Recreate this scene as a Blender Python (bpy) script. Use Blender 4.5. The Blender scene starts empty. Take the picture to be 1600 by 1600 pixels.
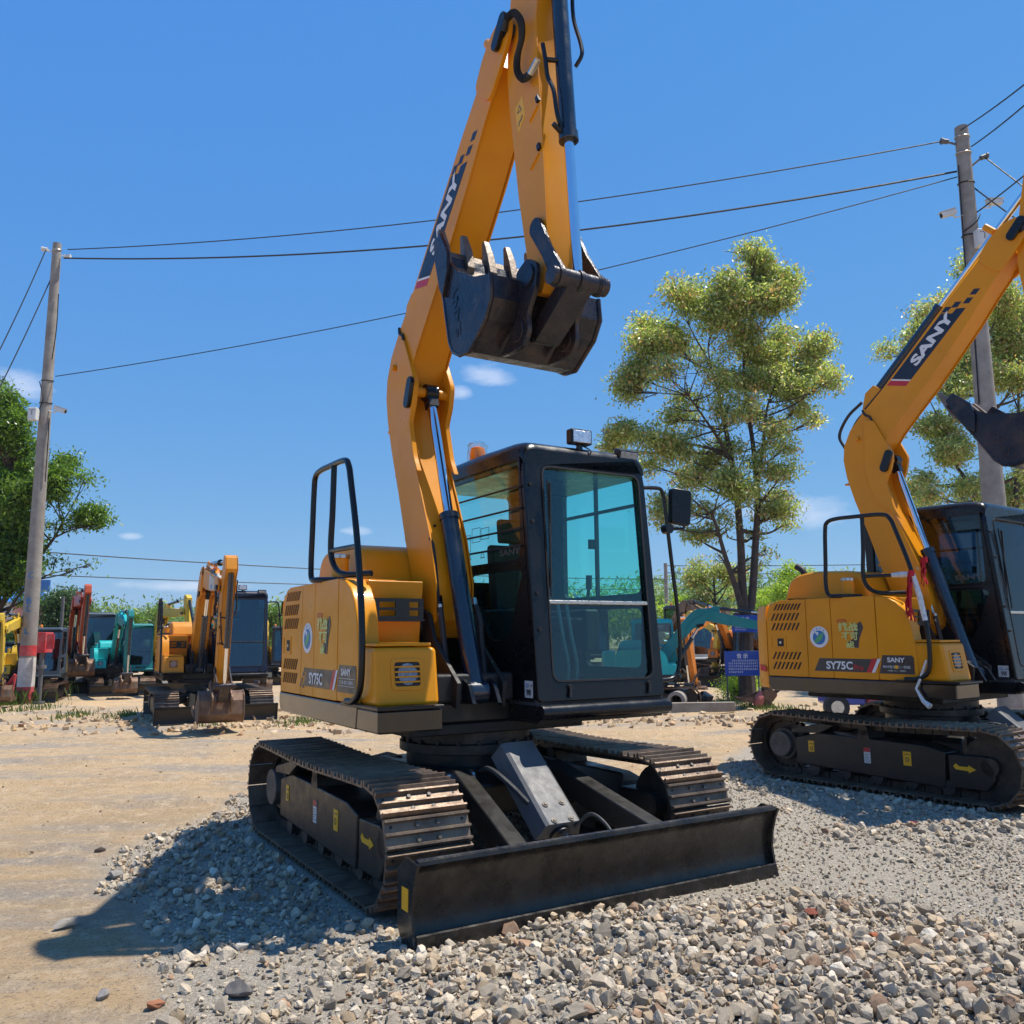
import bpy, math, random
import numpy as np
from mathutils import Vector, Matrix
random.seed(7); RS = np.random.RandomState(11)
SC = bpy.context.scene
COL = SC.collection
# ------------------------------------------------------------------ camera
FPX, PITCH, ROLL, CH = 1337.8, .1417, -.0072, 1.3313
cd = bpy.data.cameras.new('camera'); cam = bpy.data.objects.new('camera', cd); COL.objects.link(cam)
cd.sensor_width = 36; cd.lens = 36 * FPX / 1600; cd.clip_end = 3000; cd.clip_start = .05
_sp, _cp, _sr, _cr = math.sin(PITCH), math.cos(PITCH), math.sin(ROLL), math.cos(ROLL)
_fw = Vector((0, _cp, _sp)); _up = Vector((0, -_sp, _cp)); _rt = Vector((1, 0, 0))
_R = _cr * _rt + _sr * _up; _U = -_sr * _rt + _cr * _up
cam.matrix_world = Matrix((( _R.x, _U.x, -_fw.x, 0), (_R.y, _U.y, -_fw.y, 0), (_R.z, _U.z, -_fw.z, CH), (0, 0, 0, 1)))
SC.camera = cam
def at(px, py, Y):                     # the point of the place seen at a pixel of the 1600 px photograph, at distance Y
    px, py, Y = float(px), float(py), float(Y); a, b = (px - 800) / FPX, -(py - 800) / FPX
    d = _fw + a * _R + b * _U
    t = Y / d.y
    return Vector((d.x * t, Y, CH + d.z * t))
# ------------------------------------------------------------------ sky, sun, exposure
SUN_D = Vector((.40, .105, 1)).normalized()          # towards the sun
EL = math.asin(SUN_D.z); AZ = math.atan2(SUN_D.x, SUN_D.y)
W = bpy.data.worlds.new("World"); SC.world = W; W.use_nodes = True
nt = W.node_tree; nt.nodes.clear()
def N(t, **k):
    n = nt.nodes.new(t)
    for a, b in k.items(): setattr(n, a, b)
    return n
out = N('ShaderNodeOutputWorld'); bg = N('ShaderNodeBackground'); sky = N('ShaderNodeTexSky')
sky.sky_type = 'NISHITA'; sky.sun_disc = False; sky.sun_elevation = EL; sky.sun_rotation = AZ
sky.air_density = 1.0; sky.dust_density = 0; sky.ozone_density = 2.0; sky.altitude = 0
bg.inputs['Strength'].default_value = .12
tc = N('ShaderNodeTexCoord'); nz = N('ShaderNodeTexNoise'); mp = N('ShaderNodeMapping')
mp.inputs['Scale'].default_value = (1, 1, 2.6)
nt.links.new(tc.outputs['Generated'], mp.inputs[0]); nt.links.new(mp.outputs[0], nz.inputs[0])
nz.inputs['Scale'].default_value = 16; nz.inputs['Detail'].default_value = 9; nz.inputs['Roughness'].default_value = .62
def puff(px, py, w, h):                                # one small cloud: elliptic mask about a direction
    d = (at(px, py, 10) - Vector((0, 0, CH))).normalized()
    s = N('ShaderNodeVectorMath', operation='SUBTRACT'); s.inputs[1].default_value = d
    nt.links.new(tc.outputs['Generated'], s.inputs[0])
    m = N('ShaderNodeVectorMath', operation='MULTIPLY'); m.inputs[1].default_value = (1 / w, 1 / w, 1 / h)
    nt.links.new(s.outputs[0], m.inputs[0])
    l = N('ShaderNodeVectorMath', operation='LENGTH'); nt.links.new(m.outputs[0], l.inputs[0])
    a = N('ShaderNodeMapRange'); a.inputs[1].default_value = 1; a.inputs[2].default_value = .1
    a.inputs[3].default_value = 0; a.inputs[4].default_value = 1; a.interpolation_type = 'SMOOTHSTEP'
    nt.links.new(l.outputs['Value'], a.inputs[0]); return a.outputs[0]
acc = None
for p in ((762, 588, .05, .02), (715, 612, .03, .014), (28, 600, .05, .026), (207, 838, .022, .007), (560, 830, .03, .010),
          (1235, 800, .1, .03), (300, 915, .12, .010), (-500, 640, .2, .05), (2300, 600, .3, .06), (2600, 300, .25, .05)):
    o = puff(*p)
    if acc is None: acc = o
    else:
        mx = N('ShaderNodeMath', operation='MAXIMUM'); nt.links.new(acc, mx.inputs[0]); nt.links.new(o, mx.inputs[1]); acc = mx.outputs[0]
ad = N('ShaderNodeMath', operation='ADD'); nt.links.new(nz.outputs['Fac'], ad.inputs[0])
sc_ = N('ShaderNodeMath', operation='MULTIPLY'); sc_.inputs[1].default_value = .5; nt.links.new(acc, sc_.inputs[0]); nt.links.new(sc_.outputs[0], ad.inputs[1])
cr = N('ShaderNodeMapRange'); cr.inputs[1].default_value = .66; cr.inputs[2].default_value = 1.15; cr.inputs[4].default_value = .62
nt.links.new(ad.outputs[0], cr.inputs[0])
gate = N('ShaderNodeMath', operation='MULTIPLY'); nt.links.new(cr.outputs[0], gate.inputs[0])
st = N('ShaderNodeMath', operation='GREATER_THAN'); st.inputs[1].default_value = .001; nt.links.new(acc, st.inputs[0]); nt.links.new(st.outputs[0], gate.inputs[1])
mixc = N('ShaderNodeMix', data_type='RGBA'); mixc.inputs['B'].default_value = (6.0, 6.4, 7.4, 1)
nt.links.new(gate.outputs[0], mixc.inputs['Factor'])
hs = N('ShaderNodeHueSaturation'); hs.inputs['Saturation'].default_value = 1.3
nt.links.new(sky.outputs[0], hs.inputs['Color'])
sep = N('ShaderNodeSeparateColor'); cmb = N('ShaderNodeCombineColor'); nt.links.new(hs.outputs[0], sep.inputs[0])
for i, (a_, p_) in enumerate(((.84, .50), (1.67, .38), (4.5, .08))):      # the phone's flatter rendering of the sky's range
    q_ = N('ShaderNodeMath', operation='POWER'); q_.inputs[1].default_value = p_; nt.links.new(sep.outputs[i], q_.inputs[0])
    w_ = N('ShaderNodeMath', operation='MULTIPLY'); w_.inputs[1].default_value = a_; nt.links.new(q_.outputs[0], w_.inputs[0]); nt.links.new(w_.outputs[0], cmb.inputs[i])
nt.links.new(cmb.outputs[0], mixc.inputs['A'])
nt.links.new(mixc.outputs['Result'], bg.inputs['Color']); nt.links.new(bg.outputs[0], out.inputs[0])
sl = bpy.data.lights.new('sun', 'SUN'); sl.energy = 5.0; sl.angle = math.radians(.5); sl.color = (1, .94, .83)
so = bpy.data.objects.new('sun', sl); COL.objects.link(so); so.rotation_euler = SUN_D.to_track_quat('Z', 'Y').to_euler(); so.location = (5, 2, 20)
SC.view_settings.view_transform = 'Standard'; SC.view_settings.look = 'None'; SC.view_settings.gamma = 1
SC.view_settings.use_curve_mapping = False; SC.view_settings.exposure = .32
SC.render.engine = 'CYCLES'; SC.cycles.max_bounces = 8; SC.cycles.transparent_max_bounces = 24
SC.cycles.sample_clamp_indirect = 6; SC.cycles.use_denoising = True

# ------------------------------------------------------------------ materials
MAT = {}
def mat(name, c, c2=None, rough=.5, metal=0, coat=0, scale=6, bump=0, bscale=60, rvar=.12, detail=6, fac=(.35, .65), dust=None, spec=None, attr=None, orand=0):
    if name in MAT: return MAT[name]
    m = bpy.data.materials.new(name); m.use_nodes = True; t = m.node_tree; b = t.nodes['Principled BSDF']
    tc = t.nodes.new('ShaderNodeTexCoord'); vec = tc.outputs['Object']
    if orand:
        oi = t.nodes.new('ShaderNodeObjectInfo'); ml = t.nodes.new('ShaderNodeMath'); ml.operation = 'MULTIPLY'; ml.inputs[1].default_value = 37; t.links.new(oi.outputs['Random'], ml.inputs[0])
        va = t.nodes.new('ShaderNodeVectorMath'); va.operation = 'ADD'; t.links.new(vec, va.inputs[0]); t.links.new(ml.outputs[0], va.inputs[1]); vec = va.outputs[0]
    def noise(s, d=detail, r=.6):
        n = t.nodes.new('ShaderNodeTexNoise'); n.inputs['Scale'].default_value = s; n.inputs['Detail'].default_value = d
        n.inputs['Roughness'].default_value = r; t.links.new(vec, n.inputs['Vector']); return n
    def rng(src, a, b_, c_, d_):
        n = t.nodes.new('ShaderNodeMapRange'); t.links.new(src, n.inputs[0])
        for i, v in enumerate((a, b_, c_, d_)): n.inputs[i + 1].default_value = v
        return n.outputs[0]
    c2 = c2 or tuple(x * .8 for x in c)
    n1 = noise(scale)
    mx = t.nodes.new('ShaderNodeMix'); mx.data_type = 'RGBA'
    mx.inputs['A'].default_value = (*c, 1); mx.inputs['B'].default_value = (*c2, 1)
    t.links.new(rng(n1.outputs['Fac'], fac[0], fac[1], 0, 1), mx.inputs['Factor']); col = mx.outputs['Result']
    if attr:
        a = t.nodes.new('ShaderNodeAttribute'); a.attribute_name = attr
        m2 = t.nodes.new('ShaderNodeMix'); m2.data_type = 'RGBA'; m2.blend_type = 'MULTIPLY'; m2.inputs['Factor'].default_value = 1
        t.links.new(col, m2.inputs['A']); t.links.new(a.outputs['Color'], m2.inputs['B']); col = m2.outputs['Result']
    if dust:                                            # dust settled on it, in patches: (colour, amount)
        n2 = noise(scale * .45, 10, .7)
        m3 = t.nodes.new('ShaderNodeMix'); m3.data_type = 'RGBA'; m3.inputs['B'].default_value = (*dust[0], 1)
        t.links.new(rng(n2.outputs['Fac'], .42, .72, 0, dust[1]), m3.inputs['Factor']); t.links.new(col, m3.inputs['A']); col = m3.outputs['Result']
    t.links.new(col, b.inputs['Base Color'])
    n3 = noise(scale * 2.2)
    t.links.new(rng(n3.outputs['Fac'], .3, .7, max(.03, rough - rvar), min(1, rough + rvar)), b.inputs['Roughness'])
    b.inputs['Metallic'].default_value = metal
    if spec is not None: b.inputs['Specular IOR Level'].default_value = spec
    if coat: b.inputs['Coat Weight'].default_value = coat; b.inputs['Coat Roughness'].default_value = .08
    if bump:
        n4 = noise(bscale, 4); bp = t.nodes.new('ShaderNodeBump'); bp.inputs['Strength'].default_value = bump; bp.inputs['Distance'].default_value = .01
        t.links.new(n4.outputs['Fac'], bp.inputs['Height']); t.links.new(bp.outputs[0], b.inputs['Normal'])
    MAT[name] = m; return m
DUST = (.32, .25, .17)
YEL = mat('orange_yellow_paint', (.77, .295, .004), (.69, .258, .003), .38, coat=.08, spec=.26, scale=2, bump=.05, bscale=45, dust=((.42, .27, .12), .10))
BLK = mat('black_paint', (.0045, .005, .007), (.007, .0075, .010), .30, coat=.12, spec=.35, scale=3, bump=.04, bscale=30, dust=(DUST, .015))
SKIRT = mat('glossy_black_skirt', (.006, .006, .007), (.010, .009, .009), .16, coat=.5, scale=3, bump=.03, dust=(DUST, .04))
BLKD = mat('dusty_black_paint', (.008, .008, .0085), (.016, .014, .012), .42, scale=5, bump=.15, bscale=40, dust=(DUST, .05))
MATTE = mat('matte_black_steel', (.008, .008, .009), (.013, .012, .012), .6, scale=9, bump=.2, bscale=90, dust=(DUST, .03))
BLADEM = mat('scuffed_black_blade_paint', (.006, .006, .008), (.040, .034, .026), .27, metal=.0, coat=.15, spec=.4, scale=7, bump=.12, bscale=30, fac=(.45, .8), dust=((.12, .10, .075), .25))
STEEL = mat('worn_track_steel', (.090, .058, .042), (.19, .125, .085), .48, metal=.45, scale=9, bump=.35, bscale=60, dust=(DUST, .55), orand=1)
DSTEEL = mat('dark_track_steel', (.03, .027, .026), (.06, .05, .044), .5, metal=.5, scale=12, bump=.25, bscale=70, dust=(DUST, .2))
BRIGHT = mat('polished_steel', (.62, .60, .57), (.5, .48, .46), .3, metal=1, scale=20, bump=.05)
CHROME = mat('chrome_rod', (.8, .82, .85), (.75, .77, .8), .09, metal=1, scale=8, rvar=.03)
CYLB = mat('blue_black_cylinder_paint', (.006, .012, .026), (.008, .016, .032), .26, coat=.6, scale=4, bump=.03)
RUB = mat('hose_rubber', (.018, .018, .02), (.03, .03, .033), .6, scale=14, bump=.3, bscale=120)
GREY = mat('grey_primer_plate', (.095, .097, .105), (.13, .13, .13), .5, metal=0, spec=.3, scale=8, bump=.1, dust=(DUST, .2))
RUST = mat('rusty_digging_steel', (.10, .050, .028), (.22, .13, .085), .5, metal=.45, scale=7, bump=.3, bscale=30, dust=(DUST, .45))
BUCK = mat('scratched_bucket_steel', (.007, .011, .022), (.060, .040, .034), .30, metal=.2, scale=5, bump=.4, bscale=22, fac=(.53, .70), dust=((.16, .10, .07), .35))
LEVM = mat('wrapped_lever', (.30, .42, .42), (.45, .55, .55), .3, scale=30, bump=.5)
HUBM = mat('dusty_hub_steel', (.13, .115, .10), (.07, .062, .055), .6, metal=.3, scale=14, bump=.2, dust=(DUST, .3))
TOOTH = mat('worn_tooth_steel', (.13, .10, .075), (.22, .17, .13), .5, metal=.4, scale=14, bump=.3, bscale=50)
WHITE = mat('white_print', (.78, .78, .78), (.72, .72, .72), .5, scale=6)
DECALB = mat('dark_decal_film', (.035, .034, .036), (.05, .048, .05), .35, scale=6)
DECALN = mat('navy_decal_film', (.010, .014, .03), (.014, .018, .034), .35, scale=6)
RED = mat('red_print', (.55, .02, .03), (.48, .02, .03), .4, scale=6)
STKY = mat('yellow_sticker', (.86, .44, .012), (.78, .40, .012), .45, scale=8)
LIME = mat('lime_print', (.55, .60, .12), (.62, .62, .25), .45, scale=20)
BLUEP = mat('blue_print', (.02, .13, .40), (.03, .22, .5), .4, scale=12)
GREENP = mat('green_print', (.10, .42, .12), (.08, .32, .2), .4, scale=12)
AMBER = mat('amber_beacon_plastic', (.95, .30, .01), (.9, .25, .01), .15, coat=.6)
WRAP = mat('clear_wrap_film', (.55, .55, .55), (.75, .74, .72), .25, scale=30, bump=.8, bscale=40)
REDC = mat('red_cloth', (.62, .012, .03), (.42, .01, .02), .8, scale=20, bump=.3)
SEAT = mat('seat_fabric', (.02, .022, .026), (.035, .037, .04), .85, scale=30, bump=.3)
INTER = mat('cab_inner_plastic', (.035, .037, .04), (.05, .05, .054), .6, scale=6)
LINER = mat('headliner', (.12, .12, .12), (.10, .10, .1), .8)
LAMPG = mat('lamp_glass', (.30, .33, .38), (.16, .17, .2), .15, metal=.3, scale=50, bump=.5, bscale=60)
LENS = mat('lamp_reflector', (.85, .86, .9), (.6, .62, .66), .12, metal=.9, scale=50, bump=.5, bscale=80)
WPLAS = mat('white_plastic', (.68, .68, .66), (.58, .58, .56), .45, scale=10)
BARK = mat('bark', (.10, .075, .055), (.045, .034, .027), .9, scale=9, bump=.9, bscale=26)
BARKD = mat('dark_bark', (.05, .038, .032), (.09, .068, .055), .9, scale=9, bump=.9, bscale=26)
CONC = mat('weathered_pole_concrete', (.34, .31, .27), (.24, .21, .185), .85, scale=5, bump=.3, bscale=40, dust=((.16, .13, .11), .4))
REDPT = mat('faded_red_paint', (.60, .035, .045), (.45, .03, .04), .6, scale=8, dust=((.5, .42, .38), .4))
WHTPT = mat('chipped_white_paint', (.72, .70, .67), (.50, .47, .43), .7, scale=8, dust=((.3, .25, .2), .35))
SIGNB = mat('blue_sign_enamel', (.015, .075, .42), (.012, .06, .36), .35, scale=3)
WIREM = mat('cable_sheath', (.01, .01, .012), (.016, .016, .018), .6)
PINK = mat('pink_render', (.62, .30, .27), (.55, .25, .23), .85, scale=1.5, bump=.2)
ROOFB = mat('blue_sheet_roof', (.03, .14, .42), (.04, .18, .48), .5, scale=2)
def glass(name, tint, refl=.06):
    m = bpy.data.materials.new(name); m.use_nodes = True; t = m.node_tree; t.nodes.clear()
    o = t.nodes.new('ShaderNodeOutputMaterial'); tr = t.nodes.new('ShaderNodeBsdfTransparent'); tr.inputs[0].default_value = (*tint, 1)
    gl = t.nodes.new('ShaderNodeBsdfGlossy'); gl.inputs['Roughness'].default_value = .015
    ge = t.nodes.new('ShaderNodeNewGeometry'); dt = t.nodes.new('ShaderNodeVectorMath'); dt.operation = 'DOT_PRODUCT'; t.links.new(ge.outputs['Normal'], dt.inputs[0]); t.links.new(ge.outputs['Incoming'], dt.inputs[1])
    ab_ = t.nodes.new('ShaderNodeMath'); ab_.operation = 'ABSOLUTE'; t.links.new(dt.outputs['Value'], ab_.inputs[0]); om = t.nodes.new('ShaderNodeMath'); om.operation = 'SUBTRACT'; om.inputs[0].default_value = 1; t.links.new(ab_.outputs[0], om.inputs[1])
    fr = t.nodes.new('ShaderNodeMath'); fr.operation = 'POWER'; fr.inputs[1].default_value = 5; t.links.new(om.outputs[0], fr.inputs[0])
    a = t.nodes.new('ShaderNodeMath'); a.operation = 'MULTIPLY_ADD'; a.inputs[1].default_value = .92; a.inputs[2].default_value = .055 + refl * .25
    n = t.nodes.new('ShaderNodeTexNoise'); n.inputs['Scale'].default_value = 2.2; tc = t.nodes.new('ShaderNodeTexCoord'); bp = t.nodes.new('ShaderNodeBump')
    bp.inputs['Strength'].default_value = .03; bp.inputs['Distance'].default_value = .02
    t.links.new(tc.outputs['Object'], n.inputs[0]); t.links.new(n.outputs[0], bp.inputs['Height']); t.links.new(bp.outputs[0], gl.inputs['Normal'])
    mx = t.nodes.new('ShaderNodeMixShader')
    t.links.new(fr.outputs[0], a.inputs[0]); t.links.new(a.outputs[0], mx.inputs[0]); t.links.new(tr.outputs[0], mx.inputs[1]); t.links.new(gl.outputs[0], mx.inputs[2])
    t.links.new(mx.outputs[0], o.inputs[0]); return m
GLASS = glass('teal_tinted_glass', (.66, .99, .92))
GLASSL = glass('neutral_tinted_glass', (.62, .74, .70))
GLASSD = glass('dark_tinted_glass', (.12, .19, .25))
GLASSC = glass('clear_lamp_glass', (.95, .95, .95))

# ------------------------------------------------------------------ geometry helpers
def smooth(me, ang=.6):
    me.polygons.foreach_set('use_smooth', [True] * len(me.polygons)); me.set_sharp_from_angle(angle=ang)
class G:
    def __init__(s): s.v = []; s.f = []
    def add(s, vs, fs):
        o = len(s.v); s.v += [tuple(p) for p in vs]; s.f += [tuple(i + o for i in f) for f in fs]; return s
    def box(s, x0, x1, y0, y1, z0, z1):
        return s.add([(x, y, z) for x in (x0, x1) for y in (y0, y1) for z in (z0, z1)],
                     [(0, 1, 3, 2), (4, 6, 7, 5), (0, 4, 5, 1), (2, 3, 7, 6), (0, 2, 6, 4), (1, 5, 7, 3)])
    def obox(s, c, a, b, n):                            # oriented box: centre and three half-axes
        c, a, b, n = map(Vector, (c, a, b, n))
        return s.add([c + i * a + j * b + k * n for i in (-1, 1) for j in (-1, 1) for k in (-1, 1)],
                     [(0, 1, 3, 2), (4, 6, 7, 5), (0, 4, 5, 1), (2, 3, 7, 6), (0, 2, 6, 4), (1, 5, 7, 3)])
    def ext(s, pts, vec):
        n = len(pts); vec = Vector(vec); p = [Vector(q) for q in pts]
        return s.add(p + [q + vec for q in p], [tuple(range(n))[::-1], tuple(range(n, 2 * n))] + [(i, (i + 1) % n, (i + 1) % n + n, i + n) for i in range(n)])
    def prism(s, pts, y0, y1): return s.ext([(x, y0, z) for x, z in pts], (0, y1 - y0, 0))
    def ring(s, outer, inner, vec):                     # a plate with a hole: equal counts
        n = len(outer); vec = Vector(vec); O = [Vector(p) for p in outer]; I = [Vector(p) for p in inner]
        vs = O + I + [p + vec for p in O] + [p + vec for p in I]; fs = []
        for i in range(n):
            j = (i + 1) % n
            fs += [(i, j, n + j, n + i), (2 * n + i, 3 * n + i, 3 * n + j, 2 * n + j), (i, 2 * n + i, 2 * n + j, j), (n + i, n + j, 3 * n + j, 3 * n + i)]
        return s.add(vs, fs)
    def tube(s, path, r, n=8, cap=True):
        P = [Vector(p) for p in path]; m = len(P); R = r if isinstance(r, (list, tuple)) else [r] * m
        vs = []; prev = None
        for i, p in enumerate(P):
            t = (P[min(i + 1, m - 1)] - P[max(i - 1, 0)]).normalized()
            if prev is None: u = t.orthogonal().normalized()
            else:
                u = prev - t * prev.dot(t); u = u.normalized() if u.length > 1e-6 else t.orthogonal().normalized()
            prev = u; w = t.cross(u)
            vs += [p + R[i] * (math.cos(6.28318 * k / n) * u + math.sin(6.28318 * k / n) * w) for k in range(n)]
        fs = [(i * n + k, i * n + (k + 1) % n, (i + 1) * n + (k + 1) % n, (i + 1) * n + k) for i in range(m - 1) for k in range(n)]
        if cap: fs += [tuple(range(n))[::-1], tuple(range((m - 1) * n, m * n))]
        return s.add(vs, fs)
    def cyl(s, a, b, r, n=16, r1=None): return s.tube([a, b], [r, r if r1 is None else r1], n)
    def quad(s, *p): return s.add(p, [tuple(range(len(p)))])
    def obj(s, name, m, parent=None, bevel=0, sm=True, seg=2, ang=.6):
        me = bpy.data.meshes.new(name); me.from_pydata(s.v, [], s.f); me.validate(); me.update()
        if sm: smooth(me, ang)
        if m is not None: me.materials.append(m)
        o = bpy.data.objects.new(name, me); COL.objects.link(o)
        if parent is not None: o.parent = parent
        if bevel:
            b = o.modifiers.new('bevel', 'BEVEL'); b.width = bevel; b.segments = seg; b.limit_method = 'ANGLE'; b.angle_limit = .6; b.harden_normals = bool(sm)
            if sm: me.polygons.foreach_set('use_smooth', [True] * len(me.polygons))
        return o
def tag(o, label=None, cat=None, group=None, kind=None):
    for k, v in (('label', label), ('category', cat), ('group', group), ('kind', kind)):
        if v: o[k] = v
    return o
def empty(name, loc=(0, 0, 0), rz=0):
    o = bpy.data.objects.new(name, None); COL.objects.link(o); o.location = loc; o.rotation_euler = (0, 0, rz); o.empty_display_size = .2; return o
def rpoly(pts, r, k=4):                                 # round the corners of a 2-D polygon
    out = []; n = len(pts)
    R = r if isinstance(r, (list, tuple)) else [r] * n
    for i in range(n):
        p = Vector(pts[i]); a = Vector(pts[i - 1]) - p; b = Vector(pts[(i + 1) % n]) - p
        ra = min(R[i], a.length * .49, b.length * .49); A = p + a.normalized() * ra; B = p + b.normalized() * ra
        for j in range(k + 1):
            t = j / k; q = (1 - t) ** 2 * A + 2 * t * (1 - t) * p + t * t * B; out.append((q.x, q.y))
    return out
def spline(pts, n=6):                                   # Catmull-Rom through 3-D points
    P = [Vector(p) for p in pts]; P = [P[0] * 2 - P[1]] + P + [P[-1] * 2 - P[-2]]; out = []
    for i in range(1, len(P) - 2):
        for j in range(n):
            t = j / n; a, b, c, d = P[i - 1:i + 3]
            out.append(.5 * ((2 * b) + (c - a) * t + (2 * a - 5 * b + 4 * c - d) * t * t + (3 * b - a - 3 * c + d) * t ** 3))
    out.append(P[-2]); return out
_TC = {}
def text(body, org, right, up, h, m, parent, name='lettering', bold=.0, shear=0, width=None, center=False, thick=.0015, sm=False):
    key = (body, bold, shear)
    if key not in _TC:
        c = bpy.data.curves.new('t', 'FONT'); c.body = body; c.offset = bold; c.shear = shear; c.resolution_u = 3
        c.extrude = 0
        o = bpy.data.objects.new('t', c); COL.objects.link(o); bpy.context.view_layer.update()
        me = bpy.data.meshes.new_from_object(o.evaluated_get(bpy.context.evaluated_depsgraph_get()))
        _TC[key] = ([tuple(v.co) for v in me.vertices], [tuple(p.vertices) for p in me.polygons]); bpy.data.objects.remove(o); bpy.data.curves.remove(c); bpy.data.meshes.remove(me)
    vs, fs = _TC[key]
    if not vs: return None
    a = np.array(vs); x0, y0 = a[:, 0].min(), a[:, 1].min(); w = a[:, 0].max() - x0; hh = a[:, 1].max() - y0
    s = h / hh; sx = width / w if width else s
    right, up = Vector(right).normalized(), Vector(up).normalized(); nrm = right.cross(up)
    org = Vector(org)
    if center: org = org - right * (w * sx / 2) - up * (h / 2)
    g = G(); g.add([org + right * ((v[0] - x0) * sx) + up * ((v[1] - y0) * s) + nrm * thick for v in vs], fs)
    return g.obj(name, m, parent, sm=False)

# ------------------------------------------------------------------ the excavator
def rot2(p, c, a):
    x, z = p[0] - c[0], p[1] - c[1]; return (c[0] + math.cos(a) * x - math.sin(a) * z, c[1] + math.sin(a) * x + math.cos(a) * z)
def track_loop(n):                                      # points and tangents round the belt: (x, z, ux, uz) with outward normal (uz, -ux)
    r, zc, xr, xf = .283, .302, -.965, .965
    L = xf - xr; P = 2 * L + 2 * math.pi * r; out = []
    for i in range(n):
        s = (i + .35) / n * P
        if s < L: x = xr + s; out.append((x, zc + r - .018 * math.sin(math.pi * s / L) ** 2, 1, -.018 * math.pi / L * math.sin(2 * math.pi * s / L)))
        elif s < L + math.pi * r: a = math.pi / 2 - (s - L) / r; out.append((xf + r * math.cos(a), zc + r * math.sin(a), math.sin(a), -math.cos(a)))
        elif s < 2 * L + math.pi * r: x = xf - (s - L - math.pi * r); out.append((x, zc - r, -1, 0))
        else: a = -math.pi / 2 - (s - 2 * L - math.pi * r) / r; out.append((xr + r * math.cos(a), zc + r * math.sin(a), math.sin(a), -math.cos(a)))
    return out, P / n
FT, TT, P1, P2, P3, P4 = (.10, 1.38), (1.165, 4.87), (1.43, 3.24), (1.44, 3.52), (1.655, 3.16), (1.33, 2.96)
SHOE = {}
def shoe_mesh(pitch, mats):
    if 'm' in SHOE: return SHOE['m']
    g = G(); h = pitch / 2; W2 = .225
    g.box(-h + .004, h - .004, -W2, W2, -.012, 0)
    for x in (-h + .012, 0.0, h - .016):
        g.add([(x - .011, -W2, 0), (x + .011, -W2, 0), (x + .005, -W2, .024), (x - .005, -W2, .024), (x - .011, W2, 0), (x + .011, W2, 0), (x + .005, W2, .024), (x - .005, W2, .024)],
              [(0, 1, 2, 3), (7, 6, 5, 4), (0, 3, 7, 4), (1, 5, 6, 2), (3, 2, 6, 7)])
    nb = len(g.f)
    for x in (-.036, .036):
        for y in (-.055, .055): g.cyl((x, y, -.002), (x, y, .011), .011, 6)
    nk = len(g.f)
    for x in (-.036,):
        for y in (-.19, .19): g.cyl((x, y, -.002), (x, y, .0012), .008, 8)
    me = bpy.data.meshes.new('track_shoe'); me.from_pydata(g.v, [], g.f); me.update()
    for m in mats: me.materials.append(m)
    for i, p in enumerate(me.polygons): p.material_index = 0 if i < nb else (1 if i < nk else 2)
    SHOE['m'] = me; return me
YB = -.23
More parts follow.
